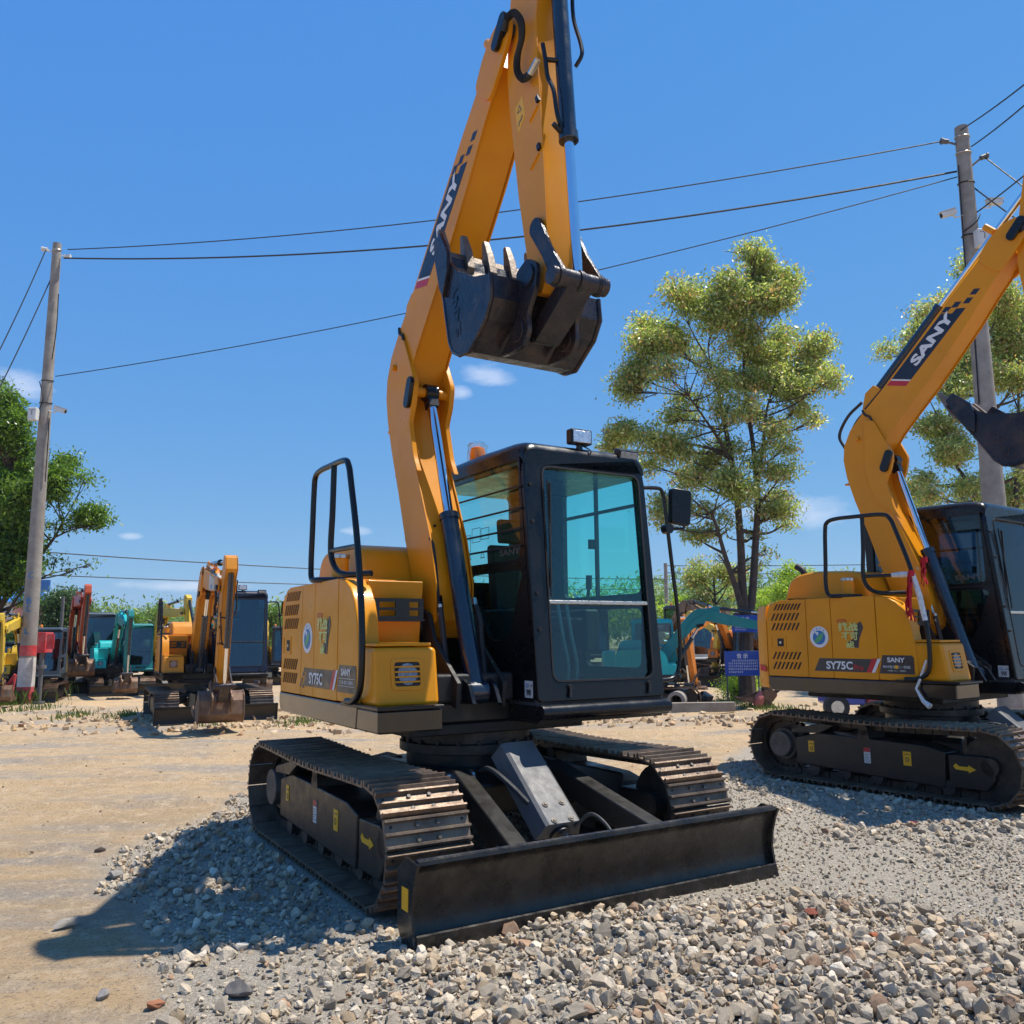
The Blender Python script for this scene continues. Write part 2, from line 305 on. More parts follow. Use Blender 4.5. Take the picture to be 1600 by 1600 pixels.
def excavator(name, label, loc, yaw, cat='excavator', uyaw=0, ba=0, aa=0, ka=0, body=None, cabm=None, det=2, group=None, gl=None, scale=1,
              model=None, bladem=None, bucketm=None, pro=False, cabglass=True, boomm=None, rail=True, brand=True, bladedz=0, armm=None):
    body = body or YEL; cabm = cabm or BLK; boomm = boomm or body; armm = armm or boomm; gl = gl or GLASS; bladem = bladem or BLADEM; bucketm = bucketm or BUCK
    R = empty(name, loc, yaw); R.scale = (scale,) * 3; tag(R, label, cat, group)
    UP = []
    def U(o):
        if o is not None: UP.append(o)
        return o
    # ---- undercarriage
    for side in (-1, 1):
        y0, y1 = (-1.1, -.65) if side < 0 else (.65, 1.1); ym = (y0 + y1) / 2
        pts, pitch = track_loop(38)
        if det:
            g = G()
            for (x, z, ux, uz) in pts:                  # link chain under the shoes
                nx, nz_ = -uz, ux
                for dy in (-.05, .05): g.obox((x - nx * .04, ym + dy, z - nz_ * .04), (ux * pitch * .46, 0, uz * pitch * .46), (0, .014, 0), (nx * .028, 0, nz_ * .028))
            T = g.obj('track', DSTEEL, R, sm=False)
            me = shoe_mesh(pitch, (STEEL, HUBM, MATTE))
            for (x, z, ux, uz) in pts:
                o = bpy.data.objects.new('track_shoe', me); COL.objects.link(o); o.parent = T
                nx, nz_ = -uz, ux
                M = Matrix(((ux, 0, nx, x), (0, 1, 0, ym), (uz, 0, nz_, z), (0, 0, 0, 1))); o.matrix_local = M
        else:
            g = G(); pts, pitch = track_loop(40); hw = .225
            for (x, z, ux, uz) in pts:
                nx, nz_ = -uz, ux
                g.obox((x, ym, z - .01), (ux * pitch * .49, 0, uz * pitch * .49), (0, hw, 0), (nx * .01, 0, nz_ * .01))
                for q in (-.33, .05, .42): g.obox((x + nx * .015 + ux * pitch * q, ym, z + nz_ * .015 + uz * pitch * q), (ux * .006, 0, uz * .006), (0, hw, 0), (nx * .014, 0, nz_ * .014))
            g.obj('track', RUST if bucketm is RUST else STEEL, R, sm=False)
        fo = side * 1.0; fi = side * .74
        g = G(); g.prism([(-.80, .14), (.60, .095), (.62, .38), (.45, .42), (-.55, .44), (-.80, .38)], min(fo, fi), max(fo, fi))
        F = g.obj('track_frame', BLKD, R, bevel=.012)
        g = G(); g.prism([(.64, .11), (.93, .11), (1.0, .2), (1.0, .3), (.93, .38), (.64, .37)], min(fo, fi), max(fo, fi)); g.obj('idler_guard', BLKD, R, bevel=.012)
        g = G(); g.cyl((.965, ym - .07, .302), (.965, ym + .07, .302), .235, 28); g.cyl((.965, side * .72, .302), (.965, side * 1.0, .302), .07, 16); g.obj('idler_wheel', DSTEEL, R)
        g = G()
        for k in range(22):
            a = k / 22 * 6.2832; g.obox((-.965 + .225 * math.cos(a), ym, .302 + .225 * math.sin(a)), (.025 * math.cos(a), 0, .025 * math.sin(a)), (0, .03, 0), (-.02 * math.sin(a), 0, .02 * math.cos(a)))
        g.cyl((-.965, ym - .03, .302), (-.965, ym + .03, .302), .21, 28); g.obj('sprocket', DSTEEL, R, sm=False)
        g = G(); g.cyl((-.965, side * .70, .302), (-.965, side * 1.02, .302), .12, 24); g.cyl((-.965, side * .70, .302), (-.965, side * .96, .302), .15, 24)
        g.obj('drive_hub', HUBM, R, bevel=.01)
        for k in range(5):
            x = -.62 + k * .31; g = G(); g.cyl((x, ym - .11, .105), (x, ym + .11, .105), .055, 16); g.cyl((x, ym - .08, .105), (x, ym + .08, .105), .066, 16); g.obj('roller', DSTEEL, R)
        g = G(); g.cyl((-.1, side * .72, .50), (-.1, side * 1.0, .50), .045, 14); g.prism([(-.16, .42), (-.04, .42), (-.06, .50), (-.14, .50)], min(fi, fo), max(fi, fo)); g.obj('carrier_roller', DSTEEL, R)
        if det:                                          # frame step and stickers
            g = G(); g.prism([(-.82, .42), (-.52, .44), (-.36, .52), (-.50, .53), (-.82, .46)], min(side * .80, side * 1.03), max(side * .8, side * 1.03)); g.obj('frame_step', BLKD, R, bevel=.006)
            if side < 0 and det > 1:
                f = -1.0035
                def stk(n_, x0, x1, z0, z1, m, par=F): g = G(); g.box(x0, x1, f, f + .004, z0, z1); return g.obj(n_, m, par, sm=False)
                s = stk('warning_sticker', -.66, -.60, .26, .36, STKY)
                text('!', (-.63, f, .315), (1, 0, 0), (0, 0, 1), .05, DECALB, s, center=True, bold=.02) if False else None
                for nm, x0 in (('warning_sticker', -.66), ('warning_sticker', .26)):
                    if x0 > 0: s = stk(nm, x0, x0 + .07, .24, .355, STKY)
                    g = G(); g.box(x0 + .012, x0 + .058, f - .0015, f, .33, .336)
                    g.ring([(x0 + .035 + .017 * math.cos(a), f - .0015, .29 + .02 * math.sin(a)) for a in [k * .7854 for k in range(8)]],
                           [(x0 + .035 + .010 * math.cos(a), f - .0015, .29 + .013 * math.sin(a)) for a in [k * .7854 for k in range(8)]], (0, .0012, 0))
                    g.obj('pictogram', DECALB, s, sm=False)
                s = stk('maintenance_sticker', -.10, -.04, .22, .35, WPLAS); g = G(); g.box(-.10, -.04, f - .0015, f, .315, .35); g.obj('sticker_heading', RED, s, sm=False)
                g = G()
                for k in range(5): g.box(-.093, -.047 - (k % 2) * .012, f - .0012, f, .235 + k * .015, .239 + k * .015)
                g.obj('printed_lines', DECALB, s, sm=False)
                g = G(); z = .27; g.ext([(.70, f, z - .012), (.80, f, z - .016), (.80, f, z - .03), (.86, f, z), (.80, f, z + .03), (.80, f, z + .016), (.73, f, z + .014), (.70, f, z + .035), (.68, f, z + .01)], (0, .003, 0)); g.obj('arrow_sticker', STKY, R, sm=False)
    g = G(); g.prism([(-.62, .30), (.58, .28), (.62, .46), (.40, .53), (-.40, .53), (-.62, .46)], -.46, .46); g.obj('centre_frame', BLKD, R, bevel=.02)
    for sx in (-1, 1):
        for sy in (-1, 1):
            g = G(); a = Vector((sx * .38, sy * .36, .46)); b = Vector((sx * .52, sy * .78, .36)); g.obox((a + b) / 2, (b - a) / 2, (.13, 0, 0), (0, .02, .085)); g.obj('frame_leg', BLKD, R, bevel=.02)
    g = G(); g.cyl((0, 0, .50), (0, 0, .60), .40, 40); g.obj('swing_post', BLKD, R, bevel=.01)
    g = G(); g.cyl((0, 0, .60), (0, 0, .66), .445, 48); g.cyl((0, 0, .66), (0, 0, .735), .41, 48); g.obj('slewing_ring', DSTEEL, R, bevel=.006)
    if det > 1:
        for k in range(20):
            a = k / 20 * 6.2832; g = G(); g.cyl((.425 * math.cos(a), .425 * math.sin(a), .66), (.425 * math.cos(a), .425 * math.sin(a), .68), .014, 6); g.obj('ring_bolt', DSTEEL, R)
    # ---- dozer blade
    bz = bladedz
    fr = [(1.615, .345), (1.595, .335), (1.565, .29), (1.54, .22), (1.53, .15), (1.54, .07), (1.565, .0), (1.585, -.037)]
    bk = [(1.565, -.037), (1.535, .0), (1.50, .07), (1.488, .15), (1.50, .23), (1.525, .30), (1.56, .345), (1.59, .362), (1.612, .36)]
    fr = [(x, z + bz) for x, z in fr]; bk = [(x, z + bz) for x, z in bk]
    g = G(); g.prism(fr + bk, -1.10, 1.10); B = g.obj('dozer_blade', bladem, R, ang=.9)
    g = G(); g.prism([(1.588, .055 + bz), (1.598, .05 + bz), (1.605, -.045 + bz), (1.57, -.045 + bz)], -1.10, 1.10); g.obj('cutting_edge', BRIGHT if det > 3 else bladem, B, sm=False)
    for s in (-1, 1):
        g = G(); y = s * 1.10; g.prism([(1.625, .352 + bz), (1.60, .30 + bz), (1.575, .22 + bz), (1.565, .14 + bz), (1.58, .05 + bz), (1.61, -.045 + bz), (1.50, -.045 + bz), (1.42, .06 + bz), (1.42, .30 + bz), (1.5, .362 + bz)], min(y, y + s * .014), max(y, y + s * .014))
        P = g.obj('end_plate', bladem, B, sm=False)
        if s < 0 and det > 1:
            g = G(); g.box(1.47, 1.535, -1.1165, -1.114, .14, .235); q = g.obj('warning_sticker', STKY, P, sm=False)
    if det > 1:
        g = G(); g.box(1.500, 1.50, -1.1, 1.1, .1, .1) if False else g.cyl((1.585, -1.1, .352), (1.585, 1.1, .352), .016, 10); g.obj('top_lip', bladem, B)
    for s in (-1, 1):
        a = Vector((.50, s * .33, .49)); b = Vector((1.47, s * .46, .20 + bz)); ax = (b - a).normalized(); nn = ax.cross(Vector((0, 1, 0))).normalized()
        g = G(); g.obox((a + b) / 2, (b - a) / 2, (0, .055, 0), nn * .07); A = g.obj('push_arm', BLKD if det > 1 else bladem, R, bevel=.012)
        g = G(); g.cyl((.50, s * .33 - .09, .49), (.50, s * .33 + .09, .49), .05, 14); g.obj('arm_pin', BRIGHT if det > 1 else DSTEEL, A)
        if det > 1:
            for q in (-1, 1):
                g = G(); g.ext([(1.2, s * .43 + q * .05, .27), (1.49, s * .46 + q * .16, .27), (1.49, s * .46 + q * .05, .27)], (0, 0, .012)); g.obj('gusset', BLKD, A, sm=False)
    a = Vector((.66, 0, .66)); b = Vector((1.10, 0, .31)); ax = (b - a).normalized(); nn = Vector((0, 1, 0)).cross(ax).normalized()
    if nn.z < 0: nn = -nn
    g = G(); hw = .115
    prof = [(-hw - .03, -.10), (-hw, .0), (-hw + .02, .012), (hw - .02, .012), (hw, 0), (hw + .03, -.10)]
    g.ext([a - ax * .04 + Vector((0, u, 0)) + nn * w for u, w in prof], (b - a) + ax * .05); Cc = g.obj('cylinder_cover', GREY if det > 1 else bladem, R, sm=False)
    if det > 1:
        for u in (-.055, .055):
            for w in (.78, .98):
                p = a + (b - a) * w + Vector((0, u, 0)) + nn * .012; g = G(); g.cyl(p, p + nn * .006, .018, 14); g.cyl(p + nn * .005, p + nn * .011, .010, 6); g.obj('cover_bolt', HUBM, Cc)
    g = G(); g.cyl(a - nn * .07, b - nn * .07 + ax * .03, .06, 18); g.obj('blade_cylinder', BLKD, R)
    g = G(); g.cyl(b - nn * .07, (1.42, 0, .18 + bz), .03, 14); g.obj('blade_rod', CHROME, R)
    g = G(); 
    for s in (-1, 1): g.prism([(1.30, .28 + bz), (1.50, .30 + bz), (1.50, .08 + bz), (1.38, .08 + bz)], s * .07 - .012, s * .07 + .012)
    g.obj('clevis', BLKD, B, bevel=.005)
    if det > 1:
        g = G(); g.tube(spline([(.52, -.20, .52), (.68, -.22, .56), (.84, -.19, .50), (.94, -.12, .40)], 6), .016, 8); g.obj('blade_hose', RUB, R)
        g = G(); g.tube(spline([(1.10, .08, .28), (1.2, .12, .36), (1.32, .15, .30), (1.40, .13, .2)], 6), .010, 8); g.obj('blade_hose', RUB, R)
    # ---- deck, counterweight and side body
    deck = [(.42, -.93), (-1.0, -.93), (-1.3, -.80), (-1.48, -.45), (-1.55, 0), (-1.48, .45), (-1.3, .85), (-1.0, 1.02), (.42, 1.02)]
    g = G(); g.ext([(x, y, .80) for x, y in deck[:2] + [(-1.12, -.90), (-1.12, .95)] + deck[7:]], (0, 0, .125)); U(g.obj('deck', BLKD, R, bevel=.015))
    g = G(); g.box(-.9, .44, -.62, .62, .735, .80); U(g.obj('deck_base', MATTE, R, bevel=.01))
    cw = [(-1.125, -.925), (-1.28, -.86), (-1.44, -.60), (-1.53, -.25), (-1.55, .1), (-1.5, .5), (-1.36, .82), (-1.125, 1.0)]
    lay = [(.82, .93), (.86, .98), (.95, 1.0), (1.45, 1.0), (1.56, .97), (1.62, .90)]
    g = G(); vs = []; n = len(cw)
    for z, s in lay: vs += [(-1.125 + (x + 1.125) * s, y * (1 if s > .95 else .985), z) for x, y in cw]
    fs = [tuple(range(n)), tuple(range((len(lay) - 1) * n, len(lay) * n))[::-1]]
    for i in range(len(lay) - 1):
        for j in range(n): fs.append((i * n + j, (i + 1) * n + j, (i + 1) * n + (j + 1) % n, i * n + (j + 1) % n))
    g.add(vs, fs); cwo = U(g.obj('counterweight', body, R, ang=.8))
    # skirt along the right side
    if pro:
        g = G(); g.ext([(-1.24, -.893, .985), (-1.145, -.926, .975), (-1.145, -.926, 1.02), (-1.24, -.893, 1.05)], (0, -.004, 0)); U(g.obj('reflector', RED, R, sm=False))
    g = G(); g.prism([(-1.10, .82), (-1.06, .80), (.40, .80), (.42, .932), (-1.12, .932), (-1.12, .86)], -.935, -.90); U(g.obj('side_skirt', SKIRT, R, bevel=.01))
    # side doors, split at the seams
    top = [(-1.118, 1.52), (-1.09, 1.60), (-1.03, 1.655), (-.95, 1.672)]; fr_ = [(.06, 1.68), (.16, 1.665), (.25, 1.615), (.32, 1.53), (.365, 1.42), (.39, 1.28), (.405, 1.1), (.41, .936)]
    fdx = -.0 if not pro else .0
    seams = [-1.118, -.665, -.40, .045]
    def topz(x):
        xs = [p[0] for p in top + fr_[:7]]; zs = [p[1] for p in top + fr_[:7]]; return float(np.interp(x, xs, zs))
    gap = .005
    doors = []
    for i in range(4):
        x0 = seams[i] + (gap / 2 if i else 0); x1 = seams[i + 1] - gap / 2 if i < 3 else None
        if i < 3:
            xs = [x for x, z in top if x0 < x < x1] + [x for x, z in fr_ if x0 < x < x1]
            poly = [(x0, .938)] + [(x0, topz(x0))] + [(x, topz(x)) for x in xs] + [(x1, topz(x1)), (x1, .938)]
        else: poly = [(x0, .938), (x0, topz(x0))] + fr_
        g = G(); g.prism(poly, -.925, -.46 if i < 3 else -.79); d = U(g.obj('side_door' if i < 3 else 'side_panel', body, R, bevel=(.004 if i < 3 else .03) if det else 0, seg=2 if i < 3 else 4, sm=i == 3)); doors.append(d)
    g = G(); g.prism([(-1.1, .94), (-1.1, 1.5), (-1.02, 1.63), (.04, 1.66), (.04, .94)], -.915, -.47); U(g.obj('engine_bay', MATTE, R, sm=False))
    fy = -.9265
    if det:
        for (x0, x1, z0, z1, n) in ((-1.02, -.72, 1.575, 1.635, 8), (-1.06, -.74, 1.475, 1.545, 7), (-1.06, -.74, 1.38, 1.45, 7), (-1.06, -.74, 1.10, 1.17, 7), (-1.06, -.74, 1.005, 1.075, 7)):
            for k in range(n):
                x = x0 + (x1 - x0) * (k + .5) / n; q = .020
                g = G(); g.ext([(x - q - .009, fy, z0), (x - q + .009, fy, z0), (x + q + .009, fy, z1), (x + q - .009, fy, z1)], (0, .004, 0)); U(None); o = g.obj('louvre', MATTE, doors[0], sm=False)
                g = G(); g.ext([(x - q - .016, fy - .004, z0 - .002), (x - q - .009, fy - .004, z0 - .002), (x + q - .009, fy - .004, z1 + .004), (x + q - .016, fy - .004, z1 + .004)], (0, .004, 0)); o = g.obj('louvre_lip', body, doors[0], sm=False)
        g = G(); g.ring([(x, fy - .003, z) for x, z in ((-1.08, 1.20), (-.90, 1.20), (-.90, 1.325), (-1.08, 1.325))], [(x, fy - .003, z) for x, z in ((-1.065, 1.212), (-.915, 1.212), (-.915, 1.313), (-1.065, 1.313))], (0, .004, 0))
        L = g.obj('door_latch', body, doors[0], sm=False)
        g = G(); g.box(-1.0, -.93, fy - .001, fy + .002, 1.225, 1.30); g.obj('latch_recess', MATTE, doors[0], sm=False)
        g = G(); g.cyl((-.965, fy - .004, 1.262), (-.965, fy + .002, 1.262), .012, 12); g.obj('door_lock', BRIGHT, doors[0])
    if det and brand:                                    # printed marks on the side
        y = -.9275; X, Z = (1, 0, 0), (0, 0, 1)
        par = doors[3]
        def film(n_, pts, m, par, yy=y): g = G(); g.ext([(a_, yy, b_) for a_, b_ in pts], (0, .0016, 0)); return g.obj(n_, m, par, sm=False)
        zb, zt = 1.0, 1.118
        strip = film('model_decal', [(-.60, zb), (.0, zb), (.045, zt + .0), (-.54, zt)], DECALB, doors[1])
        if not pro:
            for (a_, b_) in ((-.60, 1.075), (-.63, 1.035), (-.60, 1.0), (-.655, 1.005), (-.575, 1.105)):
                film('decal_square', [(a_ - .02, b_ - .014), (a_ + .012, b_ - .014), (a_ + .02, b_ + .016), (a_ - .012, b_ + .016)], DECALB, doors[1])
        film('decal_stripe', [(-.07, zb), (-.005, zb), (.055, zt + .005), (-.01, zt + .005)], RED, strip, y - .002)
        film('decal_stripe', [(-.018, zb), (.012, zb), (.075, zt + .005), (.045, zt + .005)], WHITE, strip, y - .0025)
        text('SY75C', (-.47, y - .002, 1.018), X, Z, .075, WHITE, strip, bold=.03, width=.27)
        if pro: text('Pro', (-.19, y - .002, 1.016), X, Z, .05, RED, strip, bold=.02)
        pl = film('maker_decal', [(.055, .995), (.375, .995), (.375, 1.135), (.36, 1.155), (.09, 1.155)], DECALB, doors[3])
        text('SANY', (.215, y - .002, 1.115), X, Z, .042, WHITE, pl, bold=.03, width=.16, center=True)
        if pro:
            text('神州智造 三一挖掘', (.215, y - .002, 1.055), X, Z, .024, WHITE, pl, width=.25, center=True)
            g = G(); g.cyl((.215, y - .004, 1.055), (.215, y, 1.055), .016, 16); g.obj('gold_emblem', STKY, pl)
            text('中国 三一 国四', (.215, y - .002, 1.022), X, Z, .012, WHITE, pl, width=.16, center=True)
        else:
            text('二十强 国四 挖掘机', (.215, y - .002, 1.055), X, Z, .022, WHITE, pl, width=.24, center=True)
            film('decal_rule', [(.08, 1.032), (.35, 1.032), (.35, 1.034), (.08, 1.034)], WHITE, pl, y - .002)
            film('decal_rule', [(.08, 1.076), (.35, 1.076), (.35, 1.078), (.08, 1.078)], WHITE, pl, y - .002)
        cx, cz, r = -.532, 1.315, .098
        disc = film('round_emblem', [(cx + r * math.cos(a), cz + r * 1.02 * math.sin(a)) for a in [k * .19635 for k in range(32)]], WHITE, doors[1])
        film('emblem_field', [(cx + .066 * math.cos(a), cz - .006 + .066 * math.sin(a)) for a in [k * .2618 for k in range(24)]], BLUEP, disc, y - .0016)
        film('emblem_leaf', [(cx - .055, cz - .05), (cx - .02, cz - .055), (cx + .03, cz - .02), (cx + .055, cz + .045), (cx + .015, cz + .025), (cx - .03, cz - .01)], GREENP, disc, y - .0026)
        film('emblem_flash', [(cx - .05, cz + .05), (cx - .015, cz + .01), (cx + .0, cz + .04), (cx - .02, cz + .045)], WHITE, disc, y - .0026)
        for k, ch in enumerate('中国环保'):
            a = math.pi * (.72 - .147 * k); d_ = Vector((math.cos(a), 0, math.sin(a)))
            text(ch, Vector((cx, y - .0018, cz - .002)) + d_ * .081, (d_.z, 0, -d_.x), d_, .020, BLUEP, disc, center=True)
        bk_ = film('slogan_shadow', [(-.165, 1.41), (-.10, 1.455), (-.075, 1.40), (-.12, 1.30), (-.135, 1.215), (-.23, 1.225), (-.235, 1.27), (-.17, 1.30)], DECALB, doors[2], y)
        text('CCTV', (-.335, y - .002, 1.445), X, Z, .030, RED, bk_, bold=.03, width=.10)
        text('挑战', (-.325, y - .003, 1.365), X, Z, .082, LIME, bk_, bold=.035, width=.20)
        text('不可', (-.295, y - .003, 1.285), X, Z, .070, LIME, bk_, bold=.035, width=.165)
        text('能', (-.255, y - .003, 1.215), X, Z, .065, LIME, bk_, bold=.035, width=.085)
    elif det:
        pass
    if not det and model:
        text(model[0], (-.5, -.93, 1.15), (1, 0, 0), (0, 0, 1), model[1], model[2], doors[2], bold=.03)
    # middle bodywork: hood, filler, front boxes
    g = G(); g.box(-1.10, -.16, -.455, -.01, .93, 1.655); U(g.obj('engine_cover', body, R, bevel=.03))
    g = G(); g.prism(rpoly([(-1.05, 1.66), (-1.0, 1.90), (-.75, 1.955), (-.22, 1.93), (-.10, 1.66)], [.0, .12, .3, .12, 0], 5), -.70, -.02); U(g.obj('hood', body, R, bevel=.07, seg=5))
    g = G(); g.box(-1.10, -.67, .03, .95, .93, 1.60); U(g.obj('rear_cover', body, R, bevel=.05))
    g = G(); g.prism([(-.12, 1.25), (-.12, 1.662), (.22, 1.662), (.17, 1.25)], -.80, -.435); U(g.obj('tank_upper', body, R, bevel=.006))
    g = G(); g.prism([(-.1, .935), (-.1, 1.262), (.30, 1.266), (.615, 1.262), (.665, .935)], -.915, -.53); fb = U(g.obj('fuel_tank', body, R, bevel=.03, seg=4))
    g = G(); g.prism([(.24, 1.268), (.60, 1.268), (.60, 1.286), (.24, 1.286)], -.90, -.56); U(g.obj('tank_lid', body, R, bevel=.006))
    def on_front(u, w, d=0):                              # point on the raked front face of the tank: y, z, offset outwards
        x = .665 - (w - .935) * (.05 / .327) + d; return (x, u, w)
    lp = rpoly([(-.825, 1.025), (-.625, 1.025), (-.625, 1.20), (-.825, 1.20)], .025, 3); li = rpoly([(-.802, 1.048), (-.648, 1.048), (-.648, 1.180), (-.802, 1.180)], .018, 3)
    g = G(); g.ring([on_front(u, w, -.01) for u, w in lp], [on_front(u, w, -.01) for u, w in li], (.016, 0, 0)); lf = g.obj('lamp_bezel', body, fb, bevel=.003 if det > 1 else 0)
    g = G(); g.ext([on_front(u, w, -.0) for u, w in li], (.003, 0, 0)); g.obj('lamp_recess', MATTE, fb, sm=False)
    g = G(); g.ext([on_front(-.725 + .060 * math.cos(k * .39), 1.114 + .060 * math.sin(k * .39), .003) for k in range(16)], (.004, 0, 0)); g.obj('work_lamp', LAMPG, fb)
    if det:
        for k in range(4):
            z = 1.072 + k * .0275; g = G(); g.obox(on_front(-.725, z, .010), (.003, 0, 0), (0, .079, 0), (0, 0, .0045)); g.obj('lamp_slat', body, fb, sm=False)
    g = G(); g.ext([(.20, -.955, .925), (.76, -.95, .925), (.76, -.55, .925), (.20, -.55, .925)], (0, 0, .022)); U(g.obj('step_plate', BLK if det else MATTE, R, bevel=.006))
    g = G(); g.box(.10, .72, -.93, -.54, .80, .924); U(g.obj('step_skirt', SKIRT, R, bevel=.012))
    # slotted bracket behind the tank
    if det:
        g = G(); x = .29
        for (y0, y1, z0, z1) in ((-.82, -.47, 1.53, 1.552), (-.82, -.47, 1.425, 1.445), (-.82, -.76, 1.445, 1.53), (-.655, -.565, 1.445, 1.53), (-.50, -.47, 1.445, 1.53), (-.76, -.655, 1.480, 1.496), (-.565, -.50, 1.480, 1.496)):
            g.box(x, x + .014, y0, y1, z0, z1)
        g.box(x - .09, x + .03, -.82, -.47, 1.413, 1.424); U(g.obj('slotted_guard', BLK, R, sm=False))
    if rail:
        y = -.955; rr = .019
        g = G(); g.tube(spline([(.30, y, .955), (.42, y, .965), (.52, y, 1.06), (.522, y, 1.4), (.43, y, 1.86), (.31, y, 2.23), (.26, y, 2.35), (.18, y, 2.395), (-.10, y, 2.405), (-.27, y, 2.405), (-.36, y, 2.38), (-.385, y, 2.30), (-.40, y, 2.0), (-.41, y, 1.80), (-.385, y, 1.70), (-.30, y + .02, 1.69), (-.14, y + .15, 1.685)], 5), rr, 12); h = U(g.obj('handrail', BLK, R))
        g = G(); g.tube(spline([(0.0, y, 2.40), (-.01, y, 2.1), (-.025, y, 1.85), (.02, y + .02, 1.74), (.12, y + .05, 1.70), (.28, y + .15, 1.70)], 6), rr, 12); g.cyl((-.02, y, 1.855), (.43, y, 1.845), .016, 12); g.obj('rail_brace', BLK, h)
    g = G(); g.cyl((-.28, -.80, 1.66), (-.28, -.80, 1.83), .055, 20); fc = U(g.obj('filler_neck', body, R)); g = G(); g.cyl((-.28, -.80, 1.83), (-.28, -.80, 1.86), .062, 20); g.obj('filler_cap', BRIGHT, fc, bevel=.005)
    # mast area between tank and cab
    g = G(); g.box(-.45, .55, -.50, .03, .93, 1.10); U(g.obj('boom_foot_bracket', MATTE, R, bevel=.02))
    for s in (-1, 1):
        g = G(); yy = YB + s * .155; g.prism([(-.15, 1.1), (.6, .9), (.62, 1.05), (.30, 1.30), (.22, 1.46), (.02, 1.52), (-.12, 1.40)], yy - .014, yy + .014); U(g.obj('boom_foot_plate', MATTE, R, bevel=.004))
    g = G(); g.cyl((.10, YB - .19, 1.38), (.10, YB + .19, 1.38), .05, 20); U(g.obj('foot_pin', DSTEEL, R))
    # ---- boom
    pB = lambda p: rot2(p, FT, ba); pA = lambda p: pB(rot2(p, TT, aa)); pK = lambda p: pA(rot2(p, P1, ka))
    mapl = lambda f, L: [f(p) for p in L]
    back = [(-.03, 1.40), (-.088, 1.689), (-.198, 1.956), (-.326, 2.305), (-.459, 2.636), (-.535, 2.866), (-.568, 3.04), (-.558, 3.18), (-.49, 3.33), (-.358, 3.475), (-.142, 3.68), (.042, 3.876), (.371, 4.228), (.614, 4.485), (.80, 4.67), (.89, 4.80), (1.0, 4.90)]
    frnt = [(1.08, 4.70), (.98, 4.55), (.858, 4.40), (.692, 4.17), (.51, 3.945), (.291, 3.68), (.07, 3.44), (-.08, 3.27), (-.19, 3.11), (-.225, 2.95), (-.20, 2.76), (-.10, 2.50), (.035, 2.22), (.165, 1.94), (.25, 1.65), (.24, 1.42), (.13, 1.31), (.03, 1.31)]
    g = G(); g.prism(mapl(pB, back + frnt), YB - .125, YB + .125); BM = U(g.obj('boom', boomm, R, bevel=.010))
    web = .004
    if det:                                               # side plates stand proud of the top and bottom plates
        for s in (-1, 1):
            def off(L, d):
                out_ = []
                for i, p in enumerate(L):
                    a_ = Vector(L[max(i - 1, 0)]); b_ = Vector(L[min(i + 1, len(L) - 1)]); t_ = (b_ - a_).normalized(); out_.append((p[0] - t_.y * d, p[1] + t_.x * d))
                return out_
            pl = off(back, .012) + off(frnt, .012); yy = YB + s * .127
            g = G(); g.prism(mapl(pB, pl), min(yy, yy + s * .008), max(yy, yy + s * .008)); g.obj('boom_side_plate', boomm, BM, sm=False)
    for s in (-1, 1):                                     # cylinder ears and tip fork
        yy = YB + s * .118
        ear = rpoly([(-.34, 3.42), (-.24, 3.40), (-.13, 3.20), (-.045, 3.04), (-.07, 2.90), (-.13, 2.78), (-.05, 2.52), (.02, 2.40), (-.10, 2.50), (-.24, 2.60), (-.34, 2.9)], .03, 2)
        g = G(); g.prism(mapl(pB, ear), yy - .018 + s * .0206, yy + .018 + s * .0206); g.obj('cylinder_ear', boomm, BM, bevel=.005)
        fork = rpoly([(.86, 4.62), (.80, 4.70), (.90, 4.85), (1.02, 4.95), (1.15, 4.985), (1.235, 4.92), (1.22, 4.80), (1.08, 4.62), (.98, 4.52)], .05, 3)
        g = G(); g.prism(mapl(pB, fork), yy - .014 + s * .020, yy + .014 + s * .020); g.obj('tip_fork', boomm, BM, bevel=.005)
    for (px_, pz_, n_) in ((-.075, 2.96, 'ear'), (1.14, 4.86, 'tip')):
        g = G(); 
        c = (px_, pz_); d_ = (.35, .94) if n_ == 'ear' else (.6, .8)
        if n_ == 'ear': c = (-.11, 2.97)
        op = [(c[0] + d_[0] * (.075 if math.cos(a) > 0 else -.06) + .042 * (d_[0] * math.cos(a) - d_[1] * math.sin(a)), c[1] + d_[1] * (.075 if math.cos(a) > 0 else -.06) + .042 * (d_[1] * math.cos(a) + d_[0] * math.sin(a))) for a in [k * .3927 for k in range(16)]]
        g.prism(mapl(pB, op), YB - .185, YB - .155); g.obj('pin_cover', BLK, BM, bevel=.006)
    # boom cylinder
    B0 = (.535, .99); B1 = pB((-.124, 2.996)); b0 = Vector((B0[0], YB, B0[1])); b1 = Vector((B1[0], YB, B1[1])); L = (b1 - b0).length; ax = (b1 - b0) / L; bl = min(1.18, L - .12)
    g = G(); g.cyl(b0, b0 + ax * bl, .058, 24); g.cyl(b0 + ax * (bl - .04), b0 + ax * bl, .064, 24); g.cyl(b0 - Vector((0, .06, 0)), b0 + Vector((0, .06, 0)), .07, 20); bc = U(g.obj('boom_cylinder', CYLB, R, ang=.5))
    g = G(); g.cyl(b0 + ax * (bl - .01), b1, .033, 20); U(g.obj('boom_rod', CHROME, R))
    g = G(); g.cyl(b1 - Vector((0, .045, 0)), b1 + Vector((0, .045, 0)), .062, 20); g.obox(b1 - ax * .07, ax * .05, (0, .038, 0), ax.cross(Vector((0, 1, 0))) * .038); g.obj('rod_eye', BLK, BM, bevel=.004)
